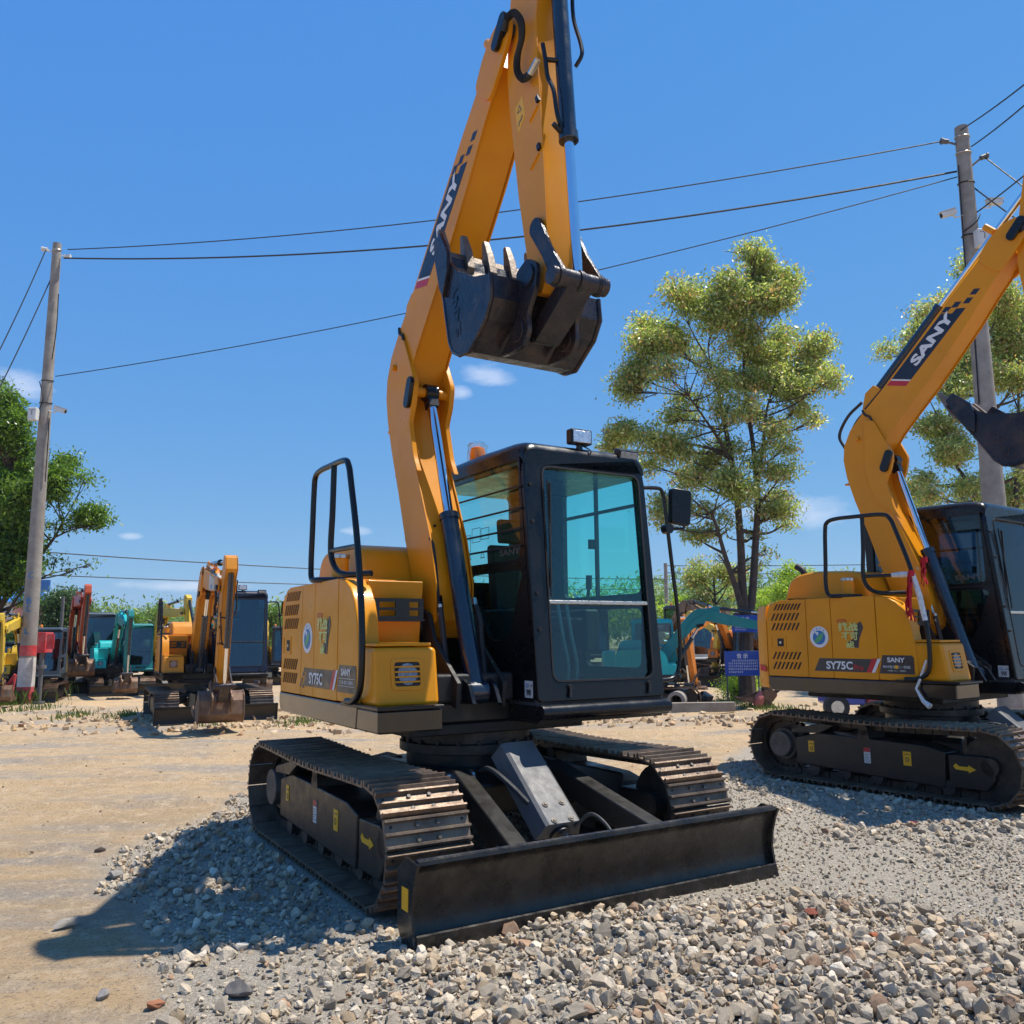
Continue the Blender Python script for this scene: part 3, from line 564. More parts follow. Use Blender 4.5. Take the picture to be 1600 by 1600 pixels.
    g = G(); g.cyl(b1 - Vector((0, .13, 0)), b1 + Vector((0, .13, 0)), .034, 16); g.obj('ear_pin', boomm, BM)
    for s in (-1, 1):
        g = G(); g.prism([(.40, .93), (.68, .93), (.62, 1.04), (.52, 1.08), (.44, 1.04)], YB + s * .085 - .014, YB + s * .085 + .014); U(g.obj('cylinder_foot', BLK, R, bevel=.004))
    # arm cylinder on the boom's back
    c0 = Vector((lambda p: (p[0], YB, p[1]))(pB((-.28, 3.70)))); tail = pA((1.30, 5.38)); c1 = Vector((tail[0], YB, tail[1])); ax = (c1 - c0).normalized(); L = (c1 - c0).length; bl = min(.98, L - .1)
    g = G(); g.cyl(c0, c0 + ax * bl, .052, 20); g.cyl(c0 + ax * (bl - .05), c0 + ax * bl, .06, 20); U(g.obj('arm_cylinder', CYLB, R, ang=.5))
    g = G(); g.cyl(c0 + ax * (bl - .01), c1, .03, 16); U(g.obj('arm_rod', CHROME, R))
    for s in (-1, 1):
        g = G(); g.prism(mapl(pB, [(-.42, 3.42), (-.36, 3.70), (-.27, 3.77), (-.2, 3.72), (-.12, 3.69)]), YB + s * .07 - .011, YB + s * .07 + .011); g.obj('cylinder_bracket', boomm, BM, bevel=.003)
    # ---- arm
    ab = [(1.22, 5.42), (1.17, 5.1), (1.135, 4.85), (1.125, 4.60), (1.145, 4.42), (1.24, 3.8), (1.32, 3.42), (1.345, 3.24)]
    af = [(1.38, 3.16), (1.45, 3.15), (1.50, 3.22), (1.505, 3.5), (1.475, 4.0), (1.435, 4.5), (1.42, 4.8), (1.48, 5.15), (1.55, 5.30), (1.42, 5.47), (1.30, 5.48)]
    g = G(); g.prism(mapl(pA, ab + af), YB - .09, YB + .09); AR = U(g.obj('arm', armm, R, bevel=.010))
    if det:
        for s in (-1, 1):
            yy = YB + s * .092; pl = [(x - .01, z) for x, z in ab] + [(x + .01, z) for x, z in af]
            g = G(); g.prism(mapl(pA, pl), min(yy, yy + s * .007), max(yy, yy + s * .007)); g.obj('arm_side_plate', armm, AR, sm=False)
    g = G(); q = pA(TT); g.cyl((q[0], YB - .155, q[1]), (q[0], YB + .155, q[1]), .05, 18); g.obj('arm_pin', DSTEEL, AR)
    d0, d1 = pA((1.50, 5.22)), pA(rot2(P3, P2, ka * .5)); d0 = Vector((d0[0], YB, d0[1])); d1 = Vector((d1[0], YB, d1[1])); L = (d1 - d0).length; ax = (d1 - d0) / L; bl = min(1.24, L - .1)
    g = G(); g.cyl(d0, d0 + ax * bl, .047, 20); g.cyl(d0 + ax * (bl - .05), d0 + ax * bl, .055, 20); U(g.obj('bucket_cylinder', CYLB, R, ang=.5))
    g = G(); g.cyl(d0 + ax * (bl - .01), d1, .028, 18); U(g.obj('bucket_rod', CHROME, R))
    # ---- linkage and bucket
    q2, q3, q4 = pA(P2), (d1.x, d1.z), pK(P4)
    def bar(a, b, w, y0, y1, m, par, n_, r=.055):
        a_, b_ = Vector((a[0], 0, a[1])), Vector((b[0], 0, b[1])); t_ = (b_ - a_).normalized(); p_ = Vector((-t_.z, 0, t_.x)); pts = []
        for k in range(9): an = math.pi / 2 + math.pi * k / 8; pts.append(a_ + r * (math.cos(an) * t_ + math.sin(an) * p_))
        for k in range(9): an = -math.pi / 2 + math.pi * k / 8; pts.append(b_ + r * (math.cos(an) * t_ + math.sin(an) * p_))
        mid = (a_ + b_) / 2; pts.insert(9, mid - p_ * w); pts.append(mid + p_ * w)
        g = G(); g.ext([(p.x, y0, p.z) for p in pts], (0, y1 - y0, 0)); return g.obj(n_, m, par, bevel=.004 if det else 0)
    for s in (-1, 1):
        y0 = YB + s * .118; U(bar(q2, q3, .04, y0 - .012, y0 + .012, BUCK, R, 'rocker_link'))
    cp = U(bar(q3, q4, .05, YB - .075, YB + .085, BUCK, R, 'coupler_link', .048))
    g = G(); g.cyl((q3[0], YB - .175, q3[1]), (q3[0], YB + .175, q3[1]), .05, 20)
    for yy in (-.13, .0, .13): g.cyl((q3[0], YB + yy - .012, q3[1]), (q3[0], YB + yy + .012, q3[1]), .058, 20)
    g.obj('link_pin', BUCK, cp)
    KX = (YB + .02); k0, k1 = KX - .35, KX + .35
    A0 = (.677, 3.613)
    sh = [A0, (.775, 3.298), (.851, 3.01), (.895, 2.94), (.971, 2.90), (1.085, 2.888), (1.274, 3.018), (1.338, 3.119), (1.325, 3.253)]
    inn = []
    for i, p in enumerate(sh):
        a_ = Vector(sh[max(i - 1, 0)]); b_ = Vector(sh[min(i + 1, len(sh) - 1)]); t_ = (b_ - a_).normalized(); inn.append((p[0] - t_.y * .018, p[1] + t_.x * .018))
    g = G(); g.prism(mapl(pK, sh + inn[::-1]), k0, k1); BK = U(g.obj('bucket', bucketm, R, sm=False))
    rim = [(1.325, 3.253), (1.15, 3.30), (.95, 3.41), (.80, 3.55)]
    for s in (-1, 1):
        yy = k0 if s < 0 else k1
        g = G(); g.prism(mapl(pK, [(A0[0] - .01, A0[1] + .03)] + sh[1:] + rim), min(yy, yy + s * .016), max(yy, yy + s * .016)); sp = g.obj('bucket_side', bucketm, BK, sm=False)
        if det:
            g = G(); g.prism(mapl(pK, [(x, z) for x, z in [(.70, 3.55), (.68, 3.68), (.76, 3.72), (.86, 3.56), (.86, 3.44), (.80, 3.30), (.76, 3.36)]]), min(yy + s * .016, yy + s * .040), max(yy + s * .016, yy + s * .040)); g.obj('side_cutter', bucketm, BK, bevel=.004)
            g = G(); rp = mapl(pK, [(A0[0] - .01, A0[1] + .03)] + sh[1:]); g.tube([(p[0], yy + s * .01, p[1]) for p in rp], .014, 6); g.obj('wear_rim', bucketm, BK)
            if s < 0 and brand:
                a_ = pK((1.0, 3.02)); b_ = pK((.93, 3.40)); rgt = Vector((b_[0] - a_[0], 0, b_[1] - a_[1])); upv = rgt.normalized().cross(Vector((0, 1, 0))) * -1
                text('SANY', (a_[0], yy - .0165, a_[1]), rgt, Vector((0, -1, 0)).cross(rgt), .07, bucketm, sp, name='embossed_lettering', bold=.03, width=.34, thick=.003)
    g = G(); g.prism(mapl(pK, [(.66, 3.66), (.672, 3.66), (.735, 3.50), (.715, 3.47)]), k0, k1); g.obj('bucket_lip', TOOTH if bucketm is BUCK else bucketm, BK, sm=False)
    for k in range(5):
        yy = k0 + .035 + k * (k1 - k0 - .07) / 4
        g = G(); q = [pK(p) for p in ((.71, 3.49), (.665, 3.52), (.635, 3.66), (.618, 3.80), (.645, 3.805), (.70, 3.69), (.74, 3.56))]
        g.add([(p[0], yy - (.026 if i not in (3, 4) else .020), p[1]) for i, p in enumerate(q)] + [(p[0], yy + (.026 if i not in (3, 4) else .020), p[1]) for i, p in enumerate(q)],
              [tuple(range(7))[::-1], tuple(range(7, 14))] + [(i, (i + 1) % 7, (i + 1) % 7 + 7, i + 7) for i in range(7)])
        t_ = g.obj('tooth', TOOTH if bucketm is BUCK else bucketm, BK, bevel=.004 if det else 0)
    for s in (-1, 1):
        yy = YB + s * .155
        g = G(); g.prism(mapl(pK, rpoly([(1.30, 3.30), (1.42, 3.345), (1.52, 3.28), (1.50, 3.14), (1.42, 3.04), (1.43, 2.93), (1.37, 2.86), (1.25, 2.86), (1.12, 2.87), (1.2, 2.93), (1.29, 3.02), (1.34, 3.12)], .03, 2)), yy - .014, yy + .014); e_ = g.obj('bucket_ear', bucketm, BK, bevel=.005 if det else 0)
        for P_ in (P1, P4):
            q = pK(P_); g = G(); g.cyl((q[0], yy - .026, q[1]), (q[0], yy + .026, q[1]), .062, 18); g.obj('pin_boss', bucketm, e_, bevel=.004 if det else 0)
    # ---- cab
    cy0, cy1, zb, zt = .07, 1.05, .925, 2.53; xr = -.62
    def xf(z): return .765 - .165 * (z - zb) / (zt - zb)
    th = .045
    fo = rpoly([(cy0, zb), (cy1, zb), (cy1, zt - .02), (cy0, zt - .02)], [.03, .03, .17, .17], 5); fi = rpoly([(.185, 1.045), (.97, 1.045), (1.0, 2.40), (.205, 2.40)], .07, 5)
    g = G(); g.ring([(xf(z) - th, y, z) for y, z in fo], [(xf(z) - th, y, z) for y, z in fi], (th, 0, 0)); CB = U(g.obj('cab', cabm, R, bevel=.012 if det else 0, ang=.4))
    tag(CB)
    def side(y, d, holes, n_):                            # side wall with openings, built as rings over sub-rectangles
        for outer, inner, r in holes:
            o_ = rpoly(outer, 0.001, 4); i_ = rpoly(inner, r, 4)
            g = G(); g.ring([(x, y, z) for x, z in o_], [(x, y, z) for x, z in i_], (0, d, 0)); g.obj(n_, cabm, CB, sm=False)
    xb, xm = xf(zb) - th, xf(1.77) - th; xt = xf(zt - .03) - th
    side(cy0, .04, [([(-.60, 1.77), (xm, 1.77), (xt, zt - .02), (-.60, zt - .02)], [(-.52, 1.80), (.60 - .03, 1.80), (.555, 2.44), (-.52, 2.44)], .05),
                    ([(-.60, zb), (xb, zb), (xm, 1.768), (-.60, 1.768)], [(.22, 1.30), (.46, 1.30), (.575, 1.50), (.59, 1.735), (-.12, 1.735), (.15, 1.42)][0:0] or [(.18, 1.29), (.42, 1.29), (.60, 1.735), (-.14, 1.735)], .06)], 'cab_side')
    side(cy1 - .04, .04, [([(-.60, 1.55), (xm + .03, 1.55), (xt, zt - .02), (-.60, zt - .02)], [(-.32, 1.60), (.60, 1.60), (.53, 2.42), (-.32, 2.42)], .06),
                          ([(-.60, zb), (xb, zb), (xm + .03, 1.548), (-.60, 1.548)], [(-.05, 1.10), (.58, 1.10), (.60, 1.50), (-.05, 1.50)], .06)], 'cab_door')
    g = G(); yo = rpoly([(cy0 + .04, zb), (cy1 - .04, zb), (cy1 - .04, zt - .02), (cy0 + .04, zt - .02)], .001, 4); yi = rpoly([(.16, 1.72), (.70, 1.72), (.70, 2.40), (.16, 2.40)], .06, 4)
    g.ring([(xr, y, z) for y, z in yo], [(xr, y, z) for y, z in yi], (.04, 0, 0)); g.obj('cab_rear_wall', cabm, CB, sm=False)
    g = G(); ro = rpoly([(cy0, zt - .17), (cy1, zt - .17), (cy1, zt + .03), (cy0, zt + .03)], [.0, .0, .17, .17], 8)
    top_ = [(y, z) for y, z in ro if z > zt - .13]
    # roof: arched section swept back along the cab
    sec = [(cy0 + .005, zt - .14)] + top_ + [(cy1 - .005, zt - .14)]
    g = G(); vs = []; xs_ = [(xf(zt) + .012, -.055, 1), (xf(zt) + .0, -.028, 1), (xf(zt) - .03, -.008, 1), (xf(zt) - .08, .004, 1), (xf(zt) - .16, .012, 1), (0, .02, 1), (-.5, .012, 1), (xr - .02, -.02, 1)]
    n = len(sec)
    for xx, dz, s in xs_: vs += [(xx, y, min(z + dz, z + dz) if z > zt - .139 else z) for y, z in sec]
    fs = [(i * n + j, i * n + j + 1, (i + 1) * n + j + 1, (i + 1) * n + j) for i in range(len(xs_) - 1) for j in range(n - 1)] + [tuple(range(n)), tuple(range((len(xs_) - 1) * n, len(xs_) * n))[::-1]] + [(i * n, (i + 1) * n, (i + 1) * n + n - 1, i * n + n - 1) for i in range(len(xs_) - 1)]
    g.add(vs, fs); rf = g.obj('roof', cabm, CB, ang=.9)
    g = G(); g.box(xr + .03, .56, .12, 1.0, zt - .11, zt - .085); g.obj('headliner', LINER, CB, sm=False)
    g = G(); g.box(xr, .74, cy0, cy1, .905, .94); g.obj('cab_floor', INTER, CB, sm=False)
    g = G(); g.tube([(.785, cy0 - .005, .868), (.785, cy1 + .005, .868)], .046, 16); g.box(.30, .79, cy0 - .005, cy1 + .005, .815, .905); U(g.obj('bumper', BLK if det else cabm, R, bevel=.006))
    g = G(); g.box(-.58, .74, cy0 + .01, cy1 - .01, .80, .905); U(g.obj('cab_mount', MATTE, R, sm=False))
    gi = rpoly([(.180, 1.53), (.985, 1.53), (1.005, 2.405), (.20, 2.405)], .05, 4)
    g = G(); g.ext([(xf(z) - .028, y, z) for y, z in gi], (.005, 0, 0)); U(g.obj('windscreen', gl, R, sm=False))
    gi = rpoly([(.178, 1.04), (.975, 1.04), (.985, 1.52), (.182, 1.52)], .06, 4)
    g = G(); g.ext([(xf(z) - .028, y, z) for y, z in gi], (.005, 0, 0)); U(g.obj('lower_windscreen', GLASSL if gl is GLASS else gl, R, sm=False))
    if det:
        g = G(); a_ = rpoly([(.178, 1.04), (.975, 1.04), (1.004, 2.405), (.202, 2.405)], .07, 6); b_ = rpoly([(.190, 1.052), (.963, 1.052), (.992, 2.393), (.214, 2.393)], .06, 6)
        g.ring([(xf(z) - .004, y, z) for y, z in a_], [(xf(z) - .004, y, z) for y, z in b_], (.008, 0, 0)); g.obj('window_seal', RUB if det < 2 else MATTE, CB)
        g = G(); g.box(xf(1.525) - .03, xf(1.525) + .004, .19, .975, 1.515, 1.538); g.obj('windscreen_bar', BRIGHT if det > 1 else MATTE, CB, bevel=.004)
        g = G(); g.tube([(xf(1.56) + .02, .20, 1.56), (xf(1.9) + .025, .215, 1.9), (xf(2.3) + .02, .232, 2.30)], .007, 6); g.box(xf(1.9) + .0, xf(1.9) + .018, .224, .232, 1.62, 2.28); g.obj('wiper', MATTE, CB)
        for z in (1.36, 1.58, 2.03, 2.27):
            g = G(); g.cyl((xf(z) - .02, .11, z), (xf(z) + .012, .11, z), .012, 10); g.obj('cab_knob', MATTE, CB)
        for (yy, z) in ((.30, 1.0), (.92, 1.0)):
            g = G(); g.cyl((xf(z) - .0, yy, z + .01), (xf(z) + .02, yy, z + .01), .016, 12); g.cyl((xf(z) + .01, yy, z + .01), (xf(z) + .02, yy - .01, z - .05), .010, 8); g.obj('screen_latch', MATTE, CB)
    g = G(); g.quad((-.53, cy0 + .02, 1.79), (.59, cy0 + .02, 1.79), (.565, cy0 + .02, 2.45), (-.53, cy0 + .02, 2.45)); U(g.obj('side_window', gl, R, sm=False))
    g = G(); g.quad((-.15, cy0 + .02, 1.745), (.61, cy0 + .02, 1.745), (.43, cy0 + .02, 1.28), (.17, cy0 + .02, 1.28)); U(g.obj('lower_side_window', gl, R, sm=False))
    g = G(); g.quad((-.51, cy1 - .02, 1.59), (.61, cy1 - .02, 1.59), (.54, cy1 - .02, 2.43), (-.51, cy1 - .02, 2.43)); U(g.obj('door_window', gl, R, sm=False))
    g = G(); g.quad((-.06, cy1 - .02, 1.09), (.59, cy1 - .02, 1.09), (.61, cy1 - .02, 1.51), (-.06, cy1 - .02, 1.51)); U(g.obj('lower_door_window', GLASSL if gl is GLASS else gl, R, sm=False))
    g = G(); g.quad((xr + .02, .15, 1.71), (xr + .02, .71, 1.71), (xr + .02, .71, 2.41), (xr + .02, .15, 2.41)); U(g.obj('rear_window', gl, R, sm=False))
    g = G(); g.box(.08, .095, cy1 - .035, cy1 - .005, 1.6, 2.42); g.box(-.5, .57, cy1 - .035, cy1 - .005, 2.20, 2.22); g.box(.02, .05, cy1 - .05, cy1 - .0, 1.95, 2.02); g.obj('door_window_frame', MATTE, CB, sm=False)
    if det > 1 and not pro:
        for z in (2.26, 2.12, 1.99, 1.88):
            g = G(); g.cyl((-.55, cy0 - .012, z), (.60, cy0 - .012, z), .007, 8); g.obj('window_guard_bar', MATTE, CB)
    # seat, console, levers
    g = G(); g.prism(rpoly([(-.22, 1.34), (.22, 1.36), (.24, 1.44), (-.18, 1.46)], .03, 3), .34, .80); g.box(-.12, .12, .42, .72, .94, 1.34); S = U(g.obj('seat', SEAT, R, bevel=.02))
    g = G(); g.prism(rpoly([(-.30, 1.42), (-.18, 1.42), (-.26, 1.98), (-.36, 1.98)], .04, 3), .35, .79); g.obj('backrest', SEAT, S, bevel=.03)
    g = G(); g.prism(rpoly([(-.37, 2.0), (-.29, 2.0), (-.30, 2.18), (-.39, 2.18)], .03, 3), .45, .69); g.obj('headrest', SEAT, S, bevel=.03)
    for s in (-1, 1):
        yy = .57 + s * .29; g = G(); g.box(-.25, .25, yy - .06, yy + .06, 1.20, 1.50); co = U(g.obj('console', INTER, R, bevel=.02))
        g = G(); g.cyl((.18, yy, 1.5), (.21, yy, 1.66), .012, 8); g.cyl((.21, yy, 1.64), (.215, yy, 1.74), .022, 10); g.obj('joystick', INTER, co)
    for yy in (.50, .57):
        g = G(); g.tube(spline([(.42, yy, .94), (.46, yy, 1.12), (.40, yy, 1.32), (.34, yy, 1.55)], 5), .012, 8); U(g.obj('travel_lever', LEVM, R))
    g = G(); g.obox((.42, .30, 1.55), (.02, 0, 0), (0, .09, 0), (0, 0, .07)); U(g.obj('monitor', INTER, R, bevel=.01))
    if det > 1:
        text('SANY', (.28, cy0 - .0, 1.835), (1, 0, 0), (0, 0, 1), .045, GREY, CB, bold=.03, width=.26, thick=-.018)
        g = G(); y = cy0 + .018
        for (x0, x1, z0, z1) in ((-.28, -.12, 1.90, 2.02), (-.10, .02, 1.96, 2.06), (.03, .14, 1.97, 2.05)):
            g.ring([(x0, y, z0), (x1, y, z0), (x1, y, z1), (x0, y, z1)], [(x0 + .004, y, z0 + .004), (x1 - .004, y, z0 + .004), (x1 - .004, y, z1 - .004), (x0 + .004, y, z1 - .004)], (0, .001, 0))
        for x in (-.24, -.14, .05):
            g.ring([(x - .03, y, 1.845), (x + .03, y, 1.845), (x, y, 1.895)], [(x - .022, y, 1.85), (x + .022, y, 1.85), (x, y, 1.888)], (0, .001, 0))
        g.box(-.24, -.18, y, y + .001, 1.98, 2.005); g.obj('window_stickers', DECALB, CB, sm=False)
    if det:
        g = G(); g.box(.612, .70, cy0 - .003, cy0, .95, 1.05); s = g.obj('noise_sticker', WPLAS, CB, sm=False)
        text('98', (.635, cy0 - .005, .963), (1, 0, 0), (0, 0, 1), .038, DECALN, s, bold=.02); text('L W', (.66, cy0 - .005, 1.013), (1, 0, 0), (0, 0, 1), .018, DECALN, s)
        g = G(); g.ring([(.637 + .014 * math.cos(k * .785), cy0 - .0045, 1.022 + .014 * math.sin(k * .785)) for k in range(8)], [(.637 + .009 * math.cos(k * .785), cy0 - .0045, 1.022 + .009 * math.sin(k * .785)) for k in range(8)], (0, .001, 0)); g.obj('sticker_ring', BLUEP, s, sm=False)
        # work lamps
        for (yy, zz, tilt, n_) in ((.54, 2.63, .0, 0), (.93, 2.535, .35, 1)):
            if pro: continue
            up_ = Vector((-math.sin(tilt), 0, math.cos(tilt))); fw_ = Vector((math.cos(tilt), 0, math.sin(tilt))) if not n_ else Vector((math.cos(tilt), 0, -math.sin(tilt)))
            if n_: up_ = Vector((math.sin(tilt), 0, math.cos(tilt)))
            c = Vector((.57, yy, zz)); g = G(); g.obox(c, fw_ * .035, (0, .085, 0), up_ * .052); lm = U(g.obj('roof_lamp', BLK, R, bevel=.012))
            g = G(); g.obox(c + fw_ * .036, fw_ * .003, (0, .072, 0), up_ * .040); g.obj('lamp_lens', LENS if not n_ else LAMPG, lm, bevel=.004)
            g = G(); g.obox(c - up_ * .075, (.012, 0, 0), (0, .02, 0), up_ * .04); g.prism([(.50, zt - .10), (.585, zt - .14), (.59, zt - .02), (.55, zt + .03), (.50, zt + .03)], yy - .05, yy + .03); g.obj('lamp_bracket', BLK, lm, bevel=.004)
            g = G(); g.tube(spline([c - up_ * .04 - fw_ * .03 + Vector((0, .03, 0)), c - up_ * .10 + Vector((.05, .06, 0)), c - up_ * .15 + Vector((.0, .02, 0))], 6), .005, 6); g.obj('lamp_cable', RUB, lm)
    g = G(); g.cyl((-.22, .20, zt), (-.22, .20, zt + .03), .05, 18); bb = U(g.obj('beacon_base', BLK, R)); g = G()
    g.tube([(-.22, .20, zt + .03), (-.22, .20, zt + .10), (-.22, .20, zt + .14), (-.22, .20, zt + .155)], [.058, .058, .050, .02], 18); g.obj('beacon_dome', AMBER, bb)
    if det > 1:
        rs = np.random.RandomState(3); g = G(); n = 14
        prof = [(.07, .03), (.078, .07), (.066, .12), (.074, .16), (.04, .19)]
        for r_, z_ in prof: g.v += [(-.22 + (r_ + rs.uniform(-.012, .012)) * math.cos(k * 6.2832 / n), .20 + (r_ + rs.uniform(-.012, .012)) * math.sin(k * 6.2832 / n), zt + z_ + rs.uniform(-.008, .008)) for k in range(n)]
        g.f += [(i * n + k, i * n + (k + 1) % n, (i + 1) * n + (k + 1) % n, (i + 1) * n + k) for i in range(len(prof) - 1) for k in range(n)]
        g.obj('beacon_wrap', FILM, bb)
    if det:
        g = G(); x = .55
        g.tube(spline([(x, 1.05, 2.335), (x, 1.20, 2.345), (x, 1.265, 2.33), (x, 1.29, 2.22), (x, 1.31, 2.05), (x, 1.345, 1.75), (x, 1.38, 1.45), (x, 1.385, 1.2), (x, 1.34, 1.04), (x, 1.20, 1.01), (x, 1.05, 1.01)], 5), .014, 10); ma = U(g.obj('mirror_arm', BLK, R))
        g = G(); g.tube([(x, 1.30, 2.06), (x, 1.46, 2.07), (x, 1.475, 2.12), (x, 1.465, 2.20)], .012, 8); g.cyl((x - .03, 1.305, 2.06), (x + .03, 1.305, 2.06), .035, 14); g.obj('mirror_bracket', BLK, ma)
        g = G(); mi = rpoly([(1.335, 2.10), (1.47, 2.08), (1.49, 2.34), (1.345, 2.36)], .03, 4)
        g.ext([(x + .02 + (y - 1.34) * .35, y, z) for y, z in mi], (-.05, 0, 0)); mo = g.obj('mirror_housing', BLK, ma, bevel=.012)
        g = G(); mi = rpoly([(1.345, 2.11), (1.46, 2.095), (1.478, 2.33), (1.355, 2.345)], .02, 3); g.ext([(x - .032 + (y - 1.34) * .35, y, z) for y, z in mi], (-.003, 0, 0)); g.obj('mirror_glass', CHROME, mo, sm=False)
    # ---- pipes, hoses and boom lettering
    if det:
        def hose(n_, pts, r, m=RUB, par=BM, f=None, k=5, n=8): g = G(); g.tube(spline([((f((x, z))[0], y, f((x, z))[1]) if f else (x, y, z)) for x, y, z in pts], k), r, n); return g.obj(n_, m, par)
        ys, yl = YB - .10, YB + .10
        hose('steel_pipe', [(.16, YB - .13, 1.95), (.20, YB - .12, 1.86), (.27, YB - .12, 1.55), (.29, YB - .12, 1.49)], .010, BRIGHT if pro else BLK, BM)
        U(hose('boom_hose', [(.29, YB - .12, 1.50), (.31, YB - .11, 1.35), (.34, YB - .10, 1.15), (.40, YB - .09, .95)], .021, RUB, R))
        U(hose('boom_hose', [(.30, YB + .12, 1.52), (.35, YB + .13, 1.42), (.37, YB + .13, 1.28), (.43, YB + .12, 1.1), (.50, YB + .11, .95)], .021, RUB, R))
        g = G(); g.cyl((.29, YB - .12, 1.52), (.295, YB - .12, 1.45), .018, 12); g.cyl((.29, YB + .12, 1.56), (.31, YB + .12, 1.50), .018, 12); g.obj('hose_fitting', BRIGHT, BM)
        # flank of the barrel: tube and clamps
        U(hose('cylinder_pipe', [(.13, YB - .075, 2.04), (.10, YB - .10, 2.0), (.14, YB - .10, 1.86), (.22, YB - .09, 1.62), (.28, YB - .10, 1.50)], .010, BLK, R))
        # corrugated hose at the arm pivot
        h = hose('arm_hose', [(1.20, -.405, 4.83), (1.25, -.41, 4.88), (1.33, -.41, 4.86), (1.385, -.40, 4.77), (1.375, -.39, 4.68), (1.32, -.385, 4.60), (1.31, -.38, 4.52), (1.35, -.37, 4.45), (1.42, -.37, 4.43), (1.49, -.365, 4.47)], .017, RUB, AR, pB, 8)
        sp_ = spline([(1.25, -.41, 4.88), (1.33, -.41, 4.86), (1.385, -.40, 4.77), (1.375, -.39, 4.68), (1.32, -.385, 4.60), (1.31, -.38, 4.52), (1.35, -.37, 4.45), (1.42, -.37, 4.43)], 9)
        g = G()
        for i in range(0, len(sp_) - 1, 1):
            a_, b_ = sp_[i], sp_[i + 1]; t_ = (b_ - a_) * .22; q = pB((a_.x, a_.z)); a2 = Vector((q[0], a_.y, q[1])); q = pB((a_.x + t_.x, a_.z + t_.z)); g.cyl(a2, (q[0], a_.y + t_.y, q[1]), .022, 8)
        g.obj('hose_ribs', RUB, h)
        hose('arm_pipe', [(1.53, -.35, 4.56), (1.54, -.34, 4.46), (1.545, -.33, 4.36), (1.585, -.32, 4.26), (1.60, -.31, 4.12), (1.60, -.28, 4.03)], .012, BLK, AR, pA)
        hose('arm_pipe', [(1.50, -.12, 5.1), (1.49, -.11, 4.85), (1.54, -.10, 4.66), (1.565, -.11, 4.56), (1.53, -.13, 4.50)], .012, BLK, AR, pA)
        for (p, q) in (((1.53, 4.47), (1.575, 4.47)), ((1.60, 4.05), (1.58, 4.0))):
            a_, b_ = pA(p), pA(q); g = G(); g.cyl((a_[0], -.335, a_[1]), (b_[0], YB, b_[1]), .014, 8); g.obj('pipe_clamp', BLK, AR)
        g = G(); a_, b_ = pB((1.43, 4.43)), pB((1.50, 4.48)); g.cyl((a_[0], -.37, a_[1]), (b_[0], -.363, b_[1]), .020, 12); g.obj('hose_fitting', BRIGHT, AR)
        for z in (4.28, 3.99):
            g = G(); q = pA((1.45 + (4.28 - z) * .02, z)); g.obox((q[0], YB - .104, q[1]), (.012, 0, .004), (0, .010, 0), (-.005, 0, .018)); g.obj('arm_lug', BLK, AR, sm=False)
            g = G(); q = pA((1.40 + (4.28 - z) * .02, z - .06)); a = .55 + ba + aa; g.obox((q[0], YB - .102, q[1]), (.05 * math.cos(a), 0, .05 * math.sin(a)), (0, .006, 0), (-.005 * math.sin(a), 0, .005 * math.cos(a))); g.obj('arm_rib', armm, AR, sm=False)
        # warning sticker on the arm
        y = YB - .1005; pl = [pA(p) for p in ((1.20, 4.36), (1.28, 4.40), (1.31, 4.27), (1.235, 4.19))]
        g = G(); g.ext([(p[0], y, p[1]) for p in pl], (0, .0015, 0)); s = g.obj('warning_sticker', STKY, AR, sm=False)
        g = G()
        tri = lambda c, r: [(pA((c[0] + r * math.cos(a), c[1] + r * math.sin(a)))) for a in (1.57, 3.66, 5.76)]
        g.ring([(p[0], y - .001, p[1]) for p in tri((1.25, 4.33), .030)], [(p[0], y - .001, p[1]) for p in tri((1.25, 4.33), .019)], (0, .001, 0))
        q = pA((1.27, 4.265)); g.obox((q[0], y - .0005, q[1]), (.012, 0, .014), (0, .0005, 0), (-.004, 0, .004)); q = pA((1.245, 4.245)); g.obox((q[0], y - .0005, q[1]), (.003, 0, .016), (0, .0005, 0), (-.004, 0, .001)); g.obj('pictogram', DECALB, s, sm=False)
        # boom back pipes, lugs
        hose('boom_pipe', [(.36, YB - .07, 4.29), (.05, YB - .07, 3.95), (-.15, YB - .07, 3.74), (-.36, YB - .08, 3.54)], .014, BLK, BM, pB)
        if pro:
            hose('boom_hose', [(-.40, -.30, 3.62), (-.56, -.30, 3.50), (-.66, -.30, 3.32), (-.60, -.30, 3.18)], .016, RUB, BM, pB)
            hose('boom_hose', [(-.38, -.20, 3.58), (-.52, -.2, 3.46), (-.60, -.2, 3.30), (-.565, -.2, 3.16)], .016, RUB, BM, pB)
        hose('boom_pipe', [(-.36, -.365, 3.52), (-.33, -.375, 3.47), (-.28, -.375, 3.44), (-.25, -.375, 3.38), (-.22, -.368, 3.33)], .011, MATTE, BM, pB)
        g = G(); q = pB((-.42, 3.24)); g.cyl((q[0], YB - .137, q[1]), (q[0], YB - .165, q[1]), .022, 12); g.obj('boom_lug', boomm, BM)
        for (x, z) in ((-.545, 2.80), (-.40, 2.45), (-.22, 1.98)):
            g = G(); q = pB((x, z)); q2_ = pB((x - .035, z + .0)); g.cyl((q[0], YB - .11, q[1]), (q2_[0], YB - .11, q2_[1]), .012, 8); g.obj('boom_lug', boomm, BM)
        g = G(); q = pB((.93, 4.93)); q2_ = pB((.90, 4.99)); g.cyl((q[0], YB - .08, q[1]), (q2_[0] - .05, YB - .08, q2_[1] + .02), .03, 14); g.obj('boom_lug', boomm, BM)
